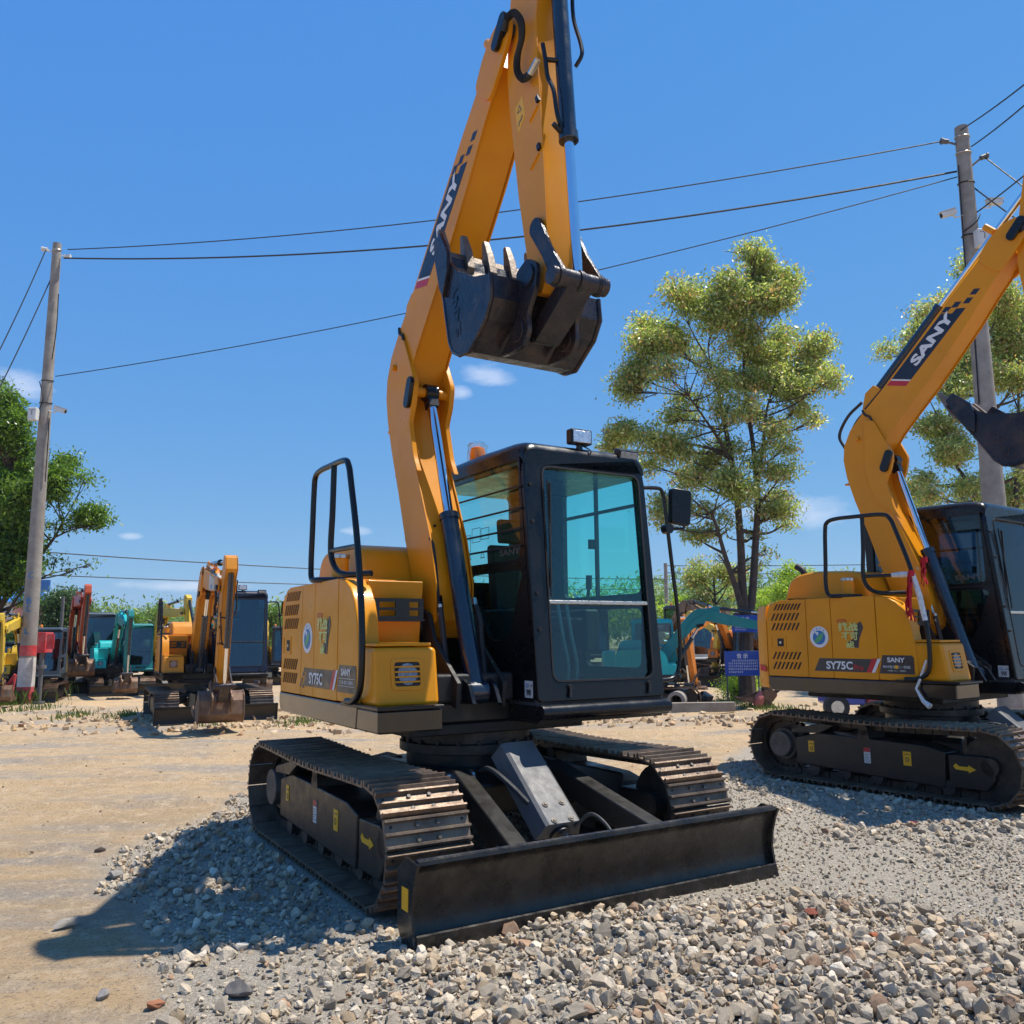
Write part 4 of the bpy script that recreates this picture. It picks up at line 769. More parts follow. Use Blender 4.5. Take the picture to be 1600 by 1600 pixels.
        if brand:
            th_ = math.atan2(.71, .68); d = Vector((math.cos(th_), 0, math.sin(th_))); o = Vector((-math.sin(th_), 0, math.cos(th_))); y = YB - .1365
            def bp(s, w): p = (.16 + s * d.x + w * o.x, 3.72 + s * d.z + w * o.z); q = pB(p); return (q[0], y, q[1])
            def flm(n_, pts, m, par, dy=0): g = G(); g.ext([(bp(*p)[0], y + dy, bp(*p)[2]) for p in pts], (0, .0012, 0)); return g.obj(n_, m, par, sm=False)
            ln = .74; w0, w1 = .018, .185
            D_ = flm('boom_decal', [(0.0, w0), (ln + .03, w0), (ln - .02, w0 + .075), (ln - .07, w0 + .075), (ln - .12, w1), (-.10, w1)], DECALN, BM)
            flm('decal_stripe', [(-.075, w0), (-.02, w0), (-.12, w1), (-.175, w1)], RED, BM); flm('decal_stripe', [(-.018, w0), (-.002, w0), (-.102, w1), (-.118, w1)], WHITE, BM)
            for (s_, w_) in ((ln + .10, .045), (ln + .02, .115), (ln - .06, .165), (ln + .19, .045)):
                flm('decal_square', [(s_ - .025, w_ - .024), (s_ + .035, w_ - .024), (s_ + .005, w_ + .024), (s_ - .055, w_ + .024)], DECALN, BM)
            a_ = bp(.12, .052); b_ = bp(.62, .052); c_ = bp(.12, .152); rg = Vector(b_) - Vector(a_); uv = Vector(c_) - Vector(a_)
            text('SANY', Vector(a_) + Vector((0, -.001, 0)), rg, uv, .10, WHITE, D_, bold=.045, shear=.0, width=.55, thick=.001)
    for o in UP:
        if uyaw and o.parent == R:
            o.rotation_euler = (0, 0, uyaw)
    return R
FILM = glass('clear_film', (.95, .93, .9), .1)
FILM.node_tree.nodes['Bump'].inputs['Strength'].default_value = 1; FILM.node_tree.nodes['Noise Texture'].inputs['Scale'].default_value = 25

exc_main = excavator('excavator', 'nearest excavator, orange-yellow with black cab, bucket curled high in front of its boom', (-.3046, 5.8085, 0), -1.0265)
NB = excavator('excavator', 'orange-yellow excavator at the right edge with red ribbons tied to its handrail', (3.947, 8.286, -.03), -.930, uyaw=0, ba=-.040, ka=.34, pro=True, gl=GLASSD)
def on_upper(p, root=NB, u=0.0):                       # a point of the neighbour's upper works in the world
    return Matrix.LocRotScale(root.location, root.rotation_euler, root.scale) @ (Matrix.Rotation(u, 4, 'Z') @ Vector(p))
# exhaust, ribbons and film on the neighbour
g = G(); g.tube(spline([(-.86, -.62, 1.66), (-.86, -.62, 1.88), (-.88, -.62, 1.97), (-.95, -.62, 2.02)], 5), .033, 12); ex = g.obj('exhaust_pipe', MATTE, NB); pass
def ribbon(label, p, n, L, sp):
    rs = np.random.RandomState(n); g = G()
    for k in range(n):
        a = rs.uniform(-1, 1); path = [on_upper((p[0] + sp * a * t + .012 * math.sin(6 * t + k), p[1] - .03 + .012 * math.cos(5 * t + k), p[2] - L * t * (1 - .15 * abs(a)))) for t in (0, .2, .45, .7, 1)]
        w = Vector((.014, .006, 0))
        vs = [q for i, q0 in enumerate(path) for q in (q0 - w * math.cos(i * .9 + k), q0 + w * math.cos(i * .9 + k))]
        for i in range(4): g.add([vs[2 * i], vs[2 * i + 1], vs[2 * i + 3], vs[2 * i + 2]], [(0, 1, 2, 3)])
    q = on_upper((p[0], p[1], p[2])); g.cyl(q - Vector((0, 0, .03)), q + Vector((0, 0, .02)), .026, 10)
    tag(g.obj('ribbon', REDC, None), label, 'ribbon', 'red ribbons tied to the right-hand excavator')
ribbon('long bunch of red ribbons knotted on the handrail of the right-hand excavator', (.43, -.965, 1.86), 9, .42, .05)
ribbon('short red ribbon tied round the pipe of the boom cylinder on the right', (.22, -.33, 2.02), 6, .26, .03)
g = G(); g.tube([on_upper(p) for p in ((.43, -.955, 1.86), (.48, -.955, 1.66), (.515, -.955, 1.45))], [.021, .024, .021], 10); g.tube([on_upper(p) for p in ((.25, -.957, 1.85), (.34, -.955, 1.85), (.43, -.955, 1.85))], [.02, .027, .02], 10)
tag(g.obj('wrapping_film', WRAP, None), 'clear wrapping film left round the right-hand excavator handrail', 'film')
g = G(); g.tube([on_upper(p) for p in ((.50, -.955, 1.12), (.44, -.96, .97), (.40, -.97, .88), (.46, -.98, .78), (.52, -.99, .74))], [.010, .013, .011, .018, .026], 8)
tag(g.obj('wrapping_film', WRAP, None), 'crumpled film hanging at the foot of the handrail beside the headlamp', 'film')

# ------------------------------------------------------------------ more paints for the machines behind
def paint(n, c, d=.22): return mat(n, c, tuple(x * .85 for x in c), .42, coat=.08, spec=.3, scale=2.5, dust=(DUST, d))
RDP = paint('orange_red_machine_paint', (.50, .065, .02)); ORP = paint('orange_machine_paint', (.72, .22, .02)); TEAL = paint('teal_machine_paint', (.012, .46, .47), .1); TEALD = paint('dark_teal_paint', (.008, .22, .23), .1)
YLP = paint('lemon_machine_paint', (.72, .48, .04)); CABW = paint('off_white_cab_paint', (.50, .53, .55)); CABN = paint('navy_cab_paint', (.010, .022, .055), .04); CABD = paint('charcoal_cab_paint', (.018, .022, .03), .06); CABG = paint('slate_cab_paint', (.05, .075, .11), .08); YEL2 = paint('dusty_orange_yellow', (.72, .27, .012), .25)
FARG = glass('bluish_cab_glass', (.30, .46, .58), .25)
DR = math.radians
BG = 'used excavators parked in the yard behind'
def far(label, px, D, yaw, sc=1, body=YEL2, cabm=CABD, ba=-54, aa=42, ka=98, det=0, bucket=RUST, boom=None, arm=None, rail=False, model=None, z=0, uy=0):
    X = (px - 800) / FPX * D
    o = excavator('excavator', label, (X, D, z), yaw, group=BG, ba=DR(ba), aa=DR(aa), ka=DR(ka), body=body, cabm=cabm, det=det, gl=FARG, scale=sc, bladem=BLKD, bucketm=bucket, boomm=boom, armm=arm, rail=rail, brand=False, model=model, uyaw=uy)
    return o
E1 = far('dusty orange excavator with white rail, its rusty bucket standing on the ground', 330, 15.0, -1.10, .84, YEL2, CABN, -56, 38, 80, det=1, rail=True, z=-.05)
CREAM = paint('cream_panel_paint', (.60, .55, .46), .15); eb = DR(-56); BMo = [c for c in E1.children if c.name.startswith('boom') and c.name.split('.')[0] == 'boom'][0]
for s_ in (-1, 1):                                        # cream panels on the boom head of the dusty orange machine
    g = G(); yy = YB + s_ * .1375; q = [rot2(p, FT, eb) for p in ((.30, 4.13), (.80, 4.65), (.92, 4.55), (.99, 4.57), (.69, 4.19), (.52, 3.97), (.42, 4.0))]; g.prism(q, min(yy, yy + s_ * .003), max(yy, yy + s_ * .003)); g.obj('cream_panel', CREAM, BMo, sm=False)
g = G(); q = [rot2(p, FT, eb) for p in ((.30, 4.165), (.80, 4.69), (.81, 4.70), (.31, 4.175))]; g.prism(q, YB - .13, YB + .13); g.obj('cream_panel', CREAM, BMo, sm=False)
g = G(); q = [rot2(p, FT, eb) for p in ((.58, 4.22), (.68, 4.32), (.74, 4.27), (.64, 4.17))]; g.prism(q, YB - .142, YB - .1405); g.obj('blue_emblem', BLUEP, BMo, sm=False)
far('teal excavator left of the dusty orange one, bucket down', 194, 21, -1.02, .64, TEAL, TEALD, -56, 42, 80, arm=TEALD)
far('orange-red excavator whose arm points straight up', 128, 22, -1.0, .76, RDP, CABG, -50, 28, 90, boom=RDP)
far('excavator with charcoal cab just right of the banded pole', 58, 18.8, -1.25, .60, YLP, CABG, -56, 42, 84)
far('orange excavator behind the orange-red one, only arm and dark cab showing', 150, 30, -1.25, .74, ORP, CABN, -50, 34, 80)
far('lemon yellow excavator behind the dusty orange one with raised round bucket', 250, 21.5, -.85, .66, YLP, CABD, -50, 70, 60, bucket=YLP)
far('lemon yellow excavator half hidden behind the nearest machine', 425, 24.5, -1.3, .62, YLP, CABD, -62, 46, 80)
far('yellow machine at the left edge behind the red barrier', -8, 19.0, -1.1, .48, YLP, CABD, -62, 46, 80)
far('small teal excavator right of the nearest cab, boom reaching to the right', 1016, 16.2, -.12, .62, TEAL, TEAL, -60, 36, 78, boom=TEALD)
far('pale yellow excavator with silver cab behind the small teal one', 1062, 25, -1.35, .70, YLP, CABW, -64, 40, 80)
far('orange excavator with folded boom behind the blue signs', 1148, 22.5, -2.2, .72, ORP, CABD, -66, 44, 80)
far('yellow excavator glimpsed through the lower windscreen of the nearest cab', 893, 24, -1.5, .85, YLP, CABD, -64, 44, 80, model=('CMG', .16, TEALD))
far('small orange digger behind the large tree trunk', 1200, 27, -1.7, .75, ORP, CABN, -60, 44, 80)
far('dark cabbed excavator at the back with a brown roof', 1044, 31, -1.2, .9, RUST, CABD, -66, 44, 80)

# ------------------------------------------------------------------ ground
def vnoise(x, y, s, seed=0):
    r = np.random.RandomState(seed); T = r.rand(64, 64); u, v = x / s, y / s; i, j = np.floor(u).astype(int), np.floor(v).astype(int); f, h = u - i, v - j
    f = f * f * (3 - 2 * f); h = h * h * (3 - 2 * h); i %= 64; j %= 64; i2, j2 = (i + 1) % 64, (j + 1) % 64
    return (T[i, j] * (1 - f) + T[i2, j] * f) * (1 - h) + (T[i, j2] * (1 - f) + T[i2, j2] * f) * h
def seg_d(x, y, a, b):
    ax_, ay_, bx_, by_ = a[0], a[1], b[0], b[1]; t = np.clip(((x - ax_) * (bx_ - ax_) + (y - ay_) * (by_ - ay_)) / ((bx_ - ax_) ** 2 + (by_ - ay_) ** 2), 0, 1)
    return np.hypot(x - ax_ - t * (bx_ - ax_), y - ay_ - t * (by_ - ay_))
def height(x, y):
    x = np.asarray(x, float); y = np.asarray(y, float)
    near = np.exp(-np.maximum(0, np.hypot(x, y - 6) - 9) / 8)
    h = (.020 * (vnoise(x, y, .9, 1) - .5) + .012 * (vnoise(x, y, .33, 2) - .5) + .05 * (vnoise(x, y, 3.1, 3) - .5)) * (.4 + .6 * near) + .05 * (vnoise(x, y, .5, 7) - .5) * ((y > 11) & (y < 40))
    h += .055 * np.exp(-((x - .58) / .42) ** 2 - ((y - 4.12) / .22) ** 2) + .05 * np.exp(-((x - 1.7) / .9) ** 2 - ((y - 3.5) / .55) ** 2)
    h += .06 * np.exp(-(seg_d(x, y, (2.7, 6.0), (4.2, 6.15)) / .16) ** 2) - .01
    h += .07 * np.exp(-((y - 13.2 + .05 * x) / .45) ** 2) * np.maximum(0, vnoise(x, y, .6, 5) - .3)
    for (ax_, ay_, bx_, by_) in ((-9, 9.2, 6, 10.9), (-9, 7.6, 6, 9.3), (-9, 6.1, -1.5, 7.4), (-7, 4.4, -1.6, 6.1), (-12, 11.2, 9, 11.9)):
        d_ = seg_d(x, y, (ax_, ay_), (bx_, by_)) + .12 * (vnoise(x, y, 1.3, 8) - .5); rut = np.exp(-(d_ / .13) ** 4); h += -.026 * rut * (.75 + .25 * np.sign(np.sin(x * 34 + y * 9))) + .018 * np.exp(-((d_ - .2) / .06) ** 2)
    for (mx_, my_, yw) in ((-.3046, 5.8085, -1.0265), (3.947, 8.286, -.930)):  # under the belts the ground is pressed flat
        c_, s_ = math.cos(yw), math.sin(yw); lx = c_ * (x - mx_) + s_ * (y - my_); ly = -s_ * (x - mx_) + c_ * (y - my_)
        k = np.clip(1.6 - np.maximum(np.abs(lx) / 1.15, np.abs(ly) / 1.12) * 1.25, 0, 1); k = np.clip(k * 3, 0, 1); h = h * (1 - k) + (-.02 if mx_ < 0 else -.05) * k
    return h
def inpoly(x, y, P):
    c = np.zeros(np.shape(x), bool); n = len(P)
    for i in range(n):
        (x1, y1), (x2, y2) = P[i], P[i - 1]
        with np.errstate(divide='ignore', invalid='ignore'): c ^= ((y1 > y) != (y2 > y)) & (x < (x2 - x1) * (y - y1) / (y2 - y1 + 1e-12) + x1)
    return c
def gpt(px, py):
    p = at(px, py, 10); d = p - Vector((0, 0, CH)); t = -CH / d.z; return (d.x * t, 10 * t)
PG = [gpt(*p) for p in ((150, 1650), (215, 1600), (215, 1500), (330, 1480), (200, 1450), (105, 1390), (150, 1340), (255, 1290), (400, 1240), (560, 1215), (1120, 1215), (1150, 1165), (1400, 1150), (1900, 1150), (2600, 1250), (2600, 1650))]
def gmask(x, y):
    w = .35; return inpoly(x + w * (vnoise(x, y, .5, 21) - .5), y + w * (vnoise(x, y, .5, 22) - .5), PG)
def axis(segs):
    out = [segs[0][0]]
    for a, b, d in segs: out += list(np.arange(a + d, b + 1e-6, d))
    return np.array(out)
gx = axis([(-600, -120, 40), (-120, -24, 8), (-24, -9, .5), (-9, 9, .06), (9, 24, .5), (24, 120, 8), (120, 600, 40)])
gy = axis([(-60, 0, 5), (0, 12, .06), (12, 30, .25), (30, 120, 6), (120, 900, 60)])
XX, YY = np.meshgrid(gx, gy); ZZ = height(XX, YY); ny, nx_ = XX.shape
me = bpy.data.meshes.new('ground'); vs = np.stack([XX, YY, ZZ], -1).reshape(-1, 3)
ii = np.arange(ny * nx_).reshape(ny, nx_); q = np.stack([ii[:-1, :-1], ii[:-1, 1:], ii[1:, 1:], ii[1:, :-1]], -1).reshape(-1, 4)
def fast_mesh(me, v, q):
    me.vertices.add(len(v)); me.vertices.foreach_set('co', v.astype(np.float32).ravel()); k = q.shape[1]
    me.loops.add(q.size); me.loops.foreach_set('vertex_index', q.astype(np.int32).ravel()); me.polygons.add(len(q))
    me.polygons.foreach_set('loop_start', np.arange(0, q.size, k, dtype=np.int32)); me.polygons.foreach_set('loop_total', np.full(len(q), k, np.int32)); me.update(calc_edges=True); me.validate(); me.polygons.foreach_set('use_smooth', [False] * len(me.polygons))
fast_mesh(me, vs, q); me.polygons.foreach_set('use_smooth', [True] * len(me.polygons))
gm = gmask(XX, YY).astype(float)
for _ in range(2):
    p_ = np.pad(gm, 1, mode='edge'); gm = (p_[:-2, 1:-1] + p_[2:, 1:-1] + p_[1:-1, :-2] + p_[1:-1, 2:] + gm * 2) / 6
at_ = me.attributes.new('gravel', 'FLOAT', 'POINT'); at_.data.foreach_set('value', gm.ravel().astype(np.float32))
m = bpy.data.materials.new('dirt_and_gravel'); m.use_nodes = True; t = m.node_tree; b = t.nodes['Principled BSDF']; L_ = t.links.new
def nn(typ, **k):
    n = t.nodes.new(typ)
    for a, v in k.items():
        if a in ('Scale', 'Detail', 'Roughness', 'Strength', 'Distance', 'Distortion'): n.inputs[a].default_value = v
        else: setattr(n, a, v)
    return n
def mixn(fac, a, c, bt='MIX'):
    n = t.nodes.new('ShaderNodeMix'); n.data_type = 'RGBA'; n.blend_type = bt
    for key, v in (('Factor', fac), ('A', a), ('B', c)):
        if isinstance(v, (int, float)): n.inputs[key].default_value = v
        elif isinstance(v, tuple): n.inputs[key].default_value = (*v, 1)
        else: L_(v, n.inputs[key])
    return n.outputs['Result']
def mr(src, a, c, d=0, e=1):
    n = t.nodes.new('ShaderNodeMapRange'); L_(src, n.inputs[0])
    for i, v in enumerate((a, c, d, e)): n.inputs[i + 1].default_value = v
    return n.outputs[0]
tc = nn('ShaderNodeTexCoord'); mpp = nn('ShaderNodeMapping'); mpp.inputs['Rotation'].default_value = (0, 0, .25); mpp.inputs['Scale'].default_value = (.35, 1.3, 1); L_(tc.outputs['Object'], mpp.inputs[0])
def noi(s, d=6, r=.6, v=None): n = nn('ShaderNodeTexNoise', Scale=s, Detail=d, Roughness=r); L_(v or tc.outputs['Object'], n.inputs[0]); return n.outputs['Fac']
dirt = mixn(mr(noi(.55, 8, .65), .35, .65), (.64, .435, .235), (.46, .325, .185))
dirt = mixn(mr(noi(1.1, 9, .7, mpp.outputs[0]), .47, .60), dirt, (.36, .305, .245))           # grey wheel streaks
dirt = mixn(mr(noi(9, 8, .75), .50, .66, 0, .8), dirt, (.70, .54, .36))
dirt = mixn(mr(noi(3.2, 9, .8), .56, .64, 0, .7), dirt, (.36, .27, .18))
dirt = mixn(mr(noi(60, 4, .7), .54, .64, 0, .8), dirt, (.20, .15, .11))
dirt = mixn(mr(noi(150, 3, .6), .58, .66, 0, .9), dirt, (.62, .52, .40))
grav = mixn(mr(noi(14, 7, .7), .35, .65), (.46, .40, .32), (.34, .295, .235)); grav = mixn(mr(noi(90, 4, .7), .5, .66, 0, .7), grav, (.54, .485, .40))
vs_ = []
for sc_v, am in ((62, .8), (140, .6)):                    # the fines: packed chips of rock
    v_ = nn('ShaderNodeTexVoronoi', Scale=sc_v); L_(tc.outputs['Object'], v_.inputs['Vector']); vs_.append(v_)
    sp = nn('ShaderNodeSeparateColor'); L_(v_.outputs['Color'], sp.inputs[0]); grav = mixn(mr(sp.outputs[0], 0, 1, 0, am), grav, (.68, .61, .50)); grav = mixn(mr(sp.outputs[1], .7, 1, 0, am * .7), grav, (.30, .26, .21)); grav = mixn(mr(v_.outputs['Distance'], .42, .66, 0, .55), grav, (.26, .22, .17))
ga = nn('ShaderNodeAttribute'); ga.attribute_name = 'gravel'
col = mixn(ga.outputs['Fac'], dirt, grav); L_(col, b.inputs['Base Color']); b.inputs['Roughness'].default_value = .95; b.inputs['Specular IOR Level'].default_value = .2
vo = nn('ShaderNodeTexVoronoi', Scale=38); L_(tc.outputs['Object'], vo.inputs['Vector'])
b1 = nn('ShaderNodeBump', Strength=.9, Distance=.03); L_(noi(30, 8, .75), b1.inputs['Height']); b2 = nn('ShaderNodeBump', Strength=.8, Distance=.012); L_(noi(160, 4, .7), b2.inputs['Height']); L_(b1.outputs[0], b2.inputs['Normal'])
b3 = nn('ShaderNodeBump', Distance=.012); b3.invert = True; gs = nn('ShaderNodeMath', operation='MULTIPLY'); gs.inputs[1].default_value = .55; L_(ga.outputs['Fac'], gs.inputs[0]); L_(gs.outputs[0], b3.inputs['Strength']); L_(vs_[0].outputs['Distance'], b3.inputs['Height']); L_(b2.outputs[0], b3.inputs['Normal']); L_(b3.outputs[0], b.inputs['Normal'])
me.materials.append(m); ground = bpy.data.objects.new('ground', me); COL.objects.link(ground); ground['kind'] = 'structure'

# ------------------------------------------------------------------ stones
STONE = mat('crushed_rock', (1, 1, 1), (.82, .80, .77), .92, scale=22, bump=.7, bscale=55, attr='tint', spec=.25, detail=8)
import bmesh
def hull(n, seed, flat=.7):
    r = np.random.RandomState(seed); bm = bmesh.new(); p = r.normal(size=(n, 3)); p /= np.linalg.norm(p, axis=1)[:, None]; p *= r.uniform(.78, 1.12, (n, 1)); p *= np.array([1, r.uniform(.65, 1), r.uniform(.5, flat + .15)])
    for c in p: bm.verts.new(c)
    bmesh.ops.convex_hull(bm, input=bm.verts); bmesh.ops.delete(bm, geom=[v for v in bm.verts if not v.link_faces], context='VERTS'); bmesh.ops.triangulate(bm, faces=bm.faces)
    bm.verts.index_update(); v = np.array([x.co[:] for x in bm.verts]); f = np.array([[a.index for a in y.verts] for y in bm.faces]); bm.free(); return v, f
def rough_up(v, f, seed):                              # split every facet in four and jitter: broken rock, not a polyhedron
    r = np.random.RandomState(seed); v = [tuple(p) for p in v]; E_ = {}; out = []
    def mid(a, b_):
        k = (min(a, b_), max(a, b_))
        if k not in E_: p = (np.array(v[a]) + np.array(v[b_])) / 2; v.append(tuple(p * (1 + r.uniform(-.03, .09)) + r.normal(size=3) * .035)); E_[k] = len(v) - 1
        return E_[k]
    for a, b_, c in f: x, y, z = mid(a, b_), mid(b_, c), mid(c, a); out += [(a, x, z), (x, b_, y), (z, y, c), (x, y, z)]
    return np.array(v), np.array(out)
HI = [rough_up(*hull(14 + k % 3 * 3, 100 + k), k) for k in range(12)]; LO = [hull(11, 200 + k, .6) for k in range(12)]
def rotm(r, n):
    qn = r.normal(size=(n, 4)); qn[:, 1:3] *= .55; qn /= np.linalg.norm(qn, axis=1)[:, None]; w, x, y, z = qn.T
    return np.stack([1 - 2 * (y * y + z * z), 2 * (x * y - z * w), 2 * (x * z + y * w), 2 * (x * y + z * w), 1 - 2 * (x * x + z * z), 2 * (y * z - x * w), 2 * (x * z - y * w), 2 * (y * z + x * w), 1 - 2 * (x * x + y * y)], -1).reshape(n, 3, 3)
def tints(r, n, warm=0):
    base = np.array([[.46, .415, .345], [.38, .345, .295], [.52, .465, .385], [.42, .345, .255], [.31, .285, .25], [.50, .41, .30], [.36, .25, .18], [.60, .565, .50]])
    w = np.array([.24, .2, .14, .13, .12, .08, .04, .05]); c = base[r.choice(8, n, p=w)] * r.uniform(.8, 1.2, (n, 1)) * np.array([1.08, 1.0, .90]); return c * (np.array([1.08, .96, .82]) if warm else 1)
def scatter(name, P, S, protos, seed, warm=0, sink=.35, parent=None, kind='stuff'):
    r = np.random.RandomState(seed); n = len(P); T = tints(r, n, warm); Rm = rotm(r, n); k = r.randint(len(protos), size=n); VV, FF, CC, o = [], [], [], 0
    Z = height(P[:, 0], P[:, 1]) + (P[:, 2] if P.shape[1] > 2 else 0) + S * (.55 - sink)
    for a in range(len(protos)):
        s = np.where(k == a)[0]
        if not len(s): continue
        v, f = protos[a]; W_ = np.einsum('nij,vj->nvi', Rm[s], v) * S[s][:, None, None] + np.stack([P[s, 0], P[s, 1], Z[s]], -1)[:, None]
        VV.append(W_.reshape(-1, 3)); FF.append((f[None] + (np.arange(len(s)) * len(v))[:, None, None] + o).reshape(-1, 3)); CC.append(np.repeat(T[s], len(v), 0)); o += len(s) * len(v)
    me = bpy.data.meshes.new(name); V_ = np.concatenate(VV); fast_mesh(me, V_, np.concatenate(FF)); ca = me.attributes.new('tint', 'FLOAT_COLOR', 'POINT')
    ca.data.foreach_set('color', np.concatenate([np.concatenate(CC), np.ones((len(V_), 1))], 1).astype(np.float32).ravel()); me.materials.append(STONE)
    ob = bpy.data.objects.new(name, me); COL.objects.link(ob)
    if kind: ob['kind'] = kind
    return ob
def jgrid(x0, x1, y0, y1, d, r):
    X_, Y_ = np.meshgrid(np.arange(x0, x1, d), np.arange(y0, y1, d)); X_ = X_.ravel() + r.uniform(-.5, .5, X_.size) * d; Y_ = Y_.ravel() + r.uniform(-.5, .5, Y_.size) * d
    k = np.abs(X_) < Y_ * .66 + .5; return X_[k], Y_[k]
def belt(x, y, m_=0.0):                                  # under the tracks of either big machine
    o = np.zeros(x.shape, bool)
    for (mx_, my_, yw) in ((-.3046, 5.8085, -1.0265), (3.947, 8.286, -.930)):
        c_, s_ = math.cos(yw), math.sin(yw); lx = c_ * (x - mx_) + s_ * (y - my_); ly = -s_ * (x - mx_) + c_ * (y - my_)
        o |= (np.abs(lx) < 1.15 + m_) & (np.abs(ly) > .62 - m_) & (np.abs(ly) < 1.13 + m_)
        if mx_ < 0: o |= (np.abs(lx - 1.54) < .07) & (np.abs(ly) < 1.12)
    return o
PC = [gpt(*p) for p in ((225, 1700), (240, 1560), (330, 1500), (470, 1490), (640, 1510), (880, 1430), (1060, 1425), (1230, 1392), (1350, 1395), (1500, 1440), (1700, 1450), (2600, 1480), (2600, 2600), (225, 2600))]
r = np.random.RandomState(5)
x, y = jgrid(-2.6, 4.5, 1.75, 4.9, .050, r); dn = vnoise(x, y, .45, 9)
left = np.clip((x + 1.15) / 1.2, .25, 1)
k = inpoly(x, y, PC) & ~belt(x, y) & (r.rand(x.size) < left * (.55 + .9 * dn)); x, y = x[k], y[k]
s = np.clip(r.lognormal(-3.66, .33, x.size), .012, .054); P_ = np.stack([x, y, r.uniform(0, .022, x.size)], -1)
order = np.argsort(-s / P_[:, 1]); vis = [i for i in order if abs(P_[i, 0]) < .60 * P_[i, 1] and P_[i, 1] > 2.15][:290]; rest = np.setdiff1d(np.arange(len(s)), vis)
scatter('gravel', P_[rest], s[rest], HI, 31)
PM = []
for a in range(12):
    for b_ in range(2):
        v, f = HI[a]; me = bpy.data.meshes.new('stone'); fast_mesh(me, v, f); tt = tints(np.random.RandomState(a * 7 + b_), 1)[0]
        ca = me.attributes.new('tint', 'FLOAT_COLOR', 'POINT'); ca.data.foreach_set('color', np.tile(np.array([*tt, 1], np.float32), len(v))); me.materials.append(STONE); PM.append(me)
rr_ = np.random.RandomState(77); rz_ = rotm(rr_, len(vis)); zz = height(P_[vis, 0], P_[vis, 1])
for j, i in enumerate(vis):
    o = bpy.data.objects.new('stone', PM[rr_.randint(24)]); COL.objects.link(o); o.parent = ground
    o.matrix_local = Matrix.Translation((P_[i, 0], P_[i, 1], zz[j] + P_[i, 2] + s[i] * .2)) @ Matrix(rz_[j].tolist()).to_4x4() @ Matrix.Scale(s[i], 4)
x, y = jgrid(-2.6, 4.5, 1.75, 4.9, .030, r); k = inpoly(x, y, PC) & ~belt(x, y) & (r.rand(x.size) < .8 * np.clip((x + 1.6) / 1.2, .2, 1)); x, y = x[k], y[k]
scatter('gravel', np.stack([x, y, 0 * x], -1), r.uniform(.008, .019, x.size), LO, 32, sink=.1)
# beside and under the left belt, in its shade
x, y = jgrid(-3.6, .6, 3.6, 8.2, .062, r); k = gmask(x, y) & ~inpoly(x, y, PC) & ~belt(x, y, .01) & (r.rand(x.size) < .35 + .5 * vnoise(x, y, .4, 12)); x, y = x[k], y[k]
scatter('gravel', np.stack([x, y, r.uniform(0, .01, x.size)], -1), r.uniform(.014, .040, x.size), HI, 33)
x, y = jgrid(-3.9, .9, 3.4, 8.4, .036, r); k = gmask(x, y) & ~inpoly(x, y, PC) & ~belt(x, y, .01) & (r.rand(x.size) < .75); x, y = x[k], y[k]
scatter('gravel', np.stack([x, y, 0 * x], -1), r.uniform(.007, .016, x.size), LO, 34, sink=.1)
# fine packed gravel to the right, and coarser drifts beside the neighbour
x, y = jgrid(.6, 9, 3.3, 9.4, .033, r); k = gmask(x, y) & ~inpoly(x, y, PC) & ~belt(x, y, .01) & (r.rand(x.size) < .45 + .6 * vnoise(x, y, .7, 14)); x, y = x[k], y[k]
scatter('gravel', np.stack([x, y, 0 * x], -1), r.uniform(.006, .015, x.size) * (1 + .6 * (r.rand(x.size) > .93)), LO, 35, sink=.15)
x, y = jgrid(1.2, 8, 5.2, 9.6, .075, r); dd = np.minimum(seg_d(x, y, (2.5, 6.0), (4.6, 6.2)), np.minimum(seg_d(x, y, (1.9, 8.2), (3.4, 6.9)), seg_d(x, y, (3.0, 4.6), (4.2, 5.0)) + .15))
k = gmask(x, y) & ~belt(x, y, .02) & (r.rand(x.size) < .85 * np.exp(-(dd / .33) ** 2) + .03 + .22 * np.maximum(0, vnoise(x, y, .9, 33) - .45)); x, y = x[k], y[k]
scatter('gravel', np.stack([x, y, 0 * x], -1), r.uniform(.018, .045, x.size), HI, 36)
# crumbs on the dirt and clods in front of the parked machines
x, y = jgrid(-14, 12, 2.2, 14, .085, r); k = ~gmask(x, y) & ~belt(x, y) & (r.rand(x.size) < .06 + .5 * np.maximum(0, vnoise(x, y, 1.1, 17) - .55)); x, y = x[k], y[k]
scatter('gravel', np.stack([x, y, 0 * x], -1), np.minimum(r.lognormal(-5.1, .5, x.size), .03), LO, 37, warm=1, sink=.2)
x, y = jgrid(-12, 9, 12.2, 16.5, .11, r); k = (r.rand(x.size) < .8 * np.exp(-((y - 13.4) / .7) ** 2) * (vnoise(x, y, .6, 5)) + .06); x, y = x[k], y[k]
scatter('clods', np.stack([x, y, 0 * x], -1), r.uniform(.02, .08, x.size), LO, 38, warm=1)
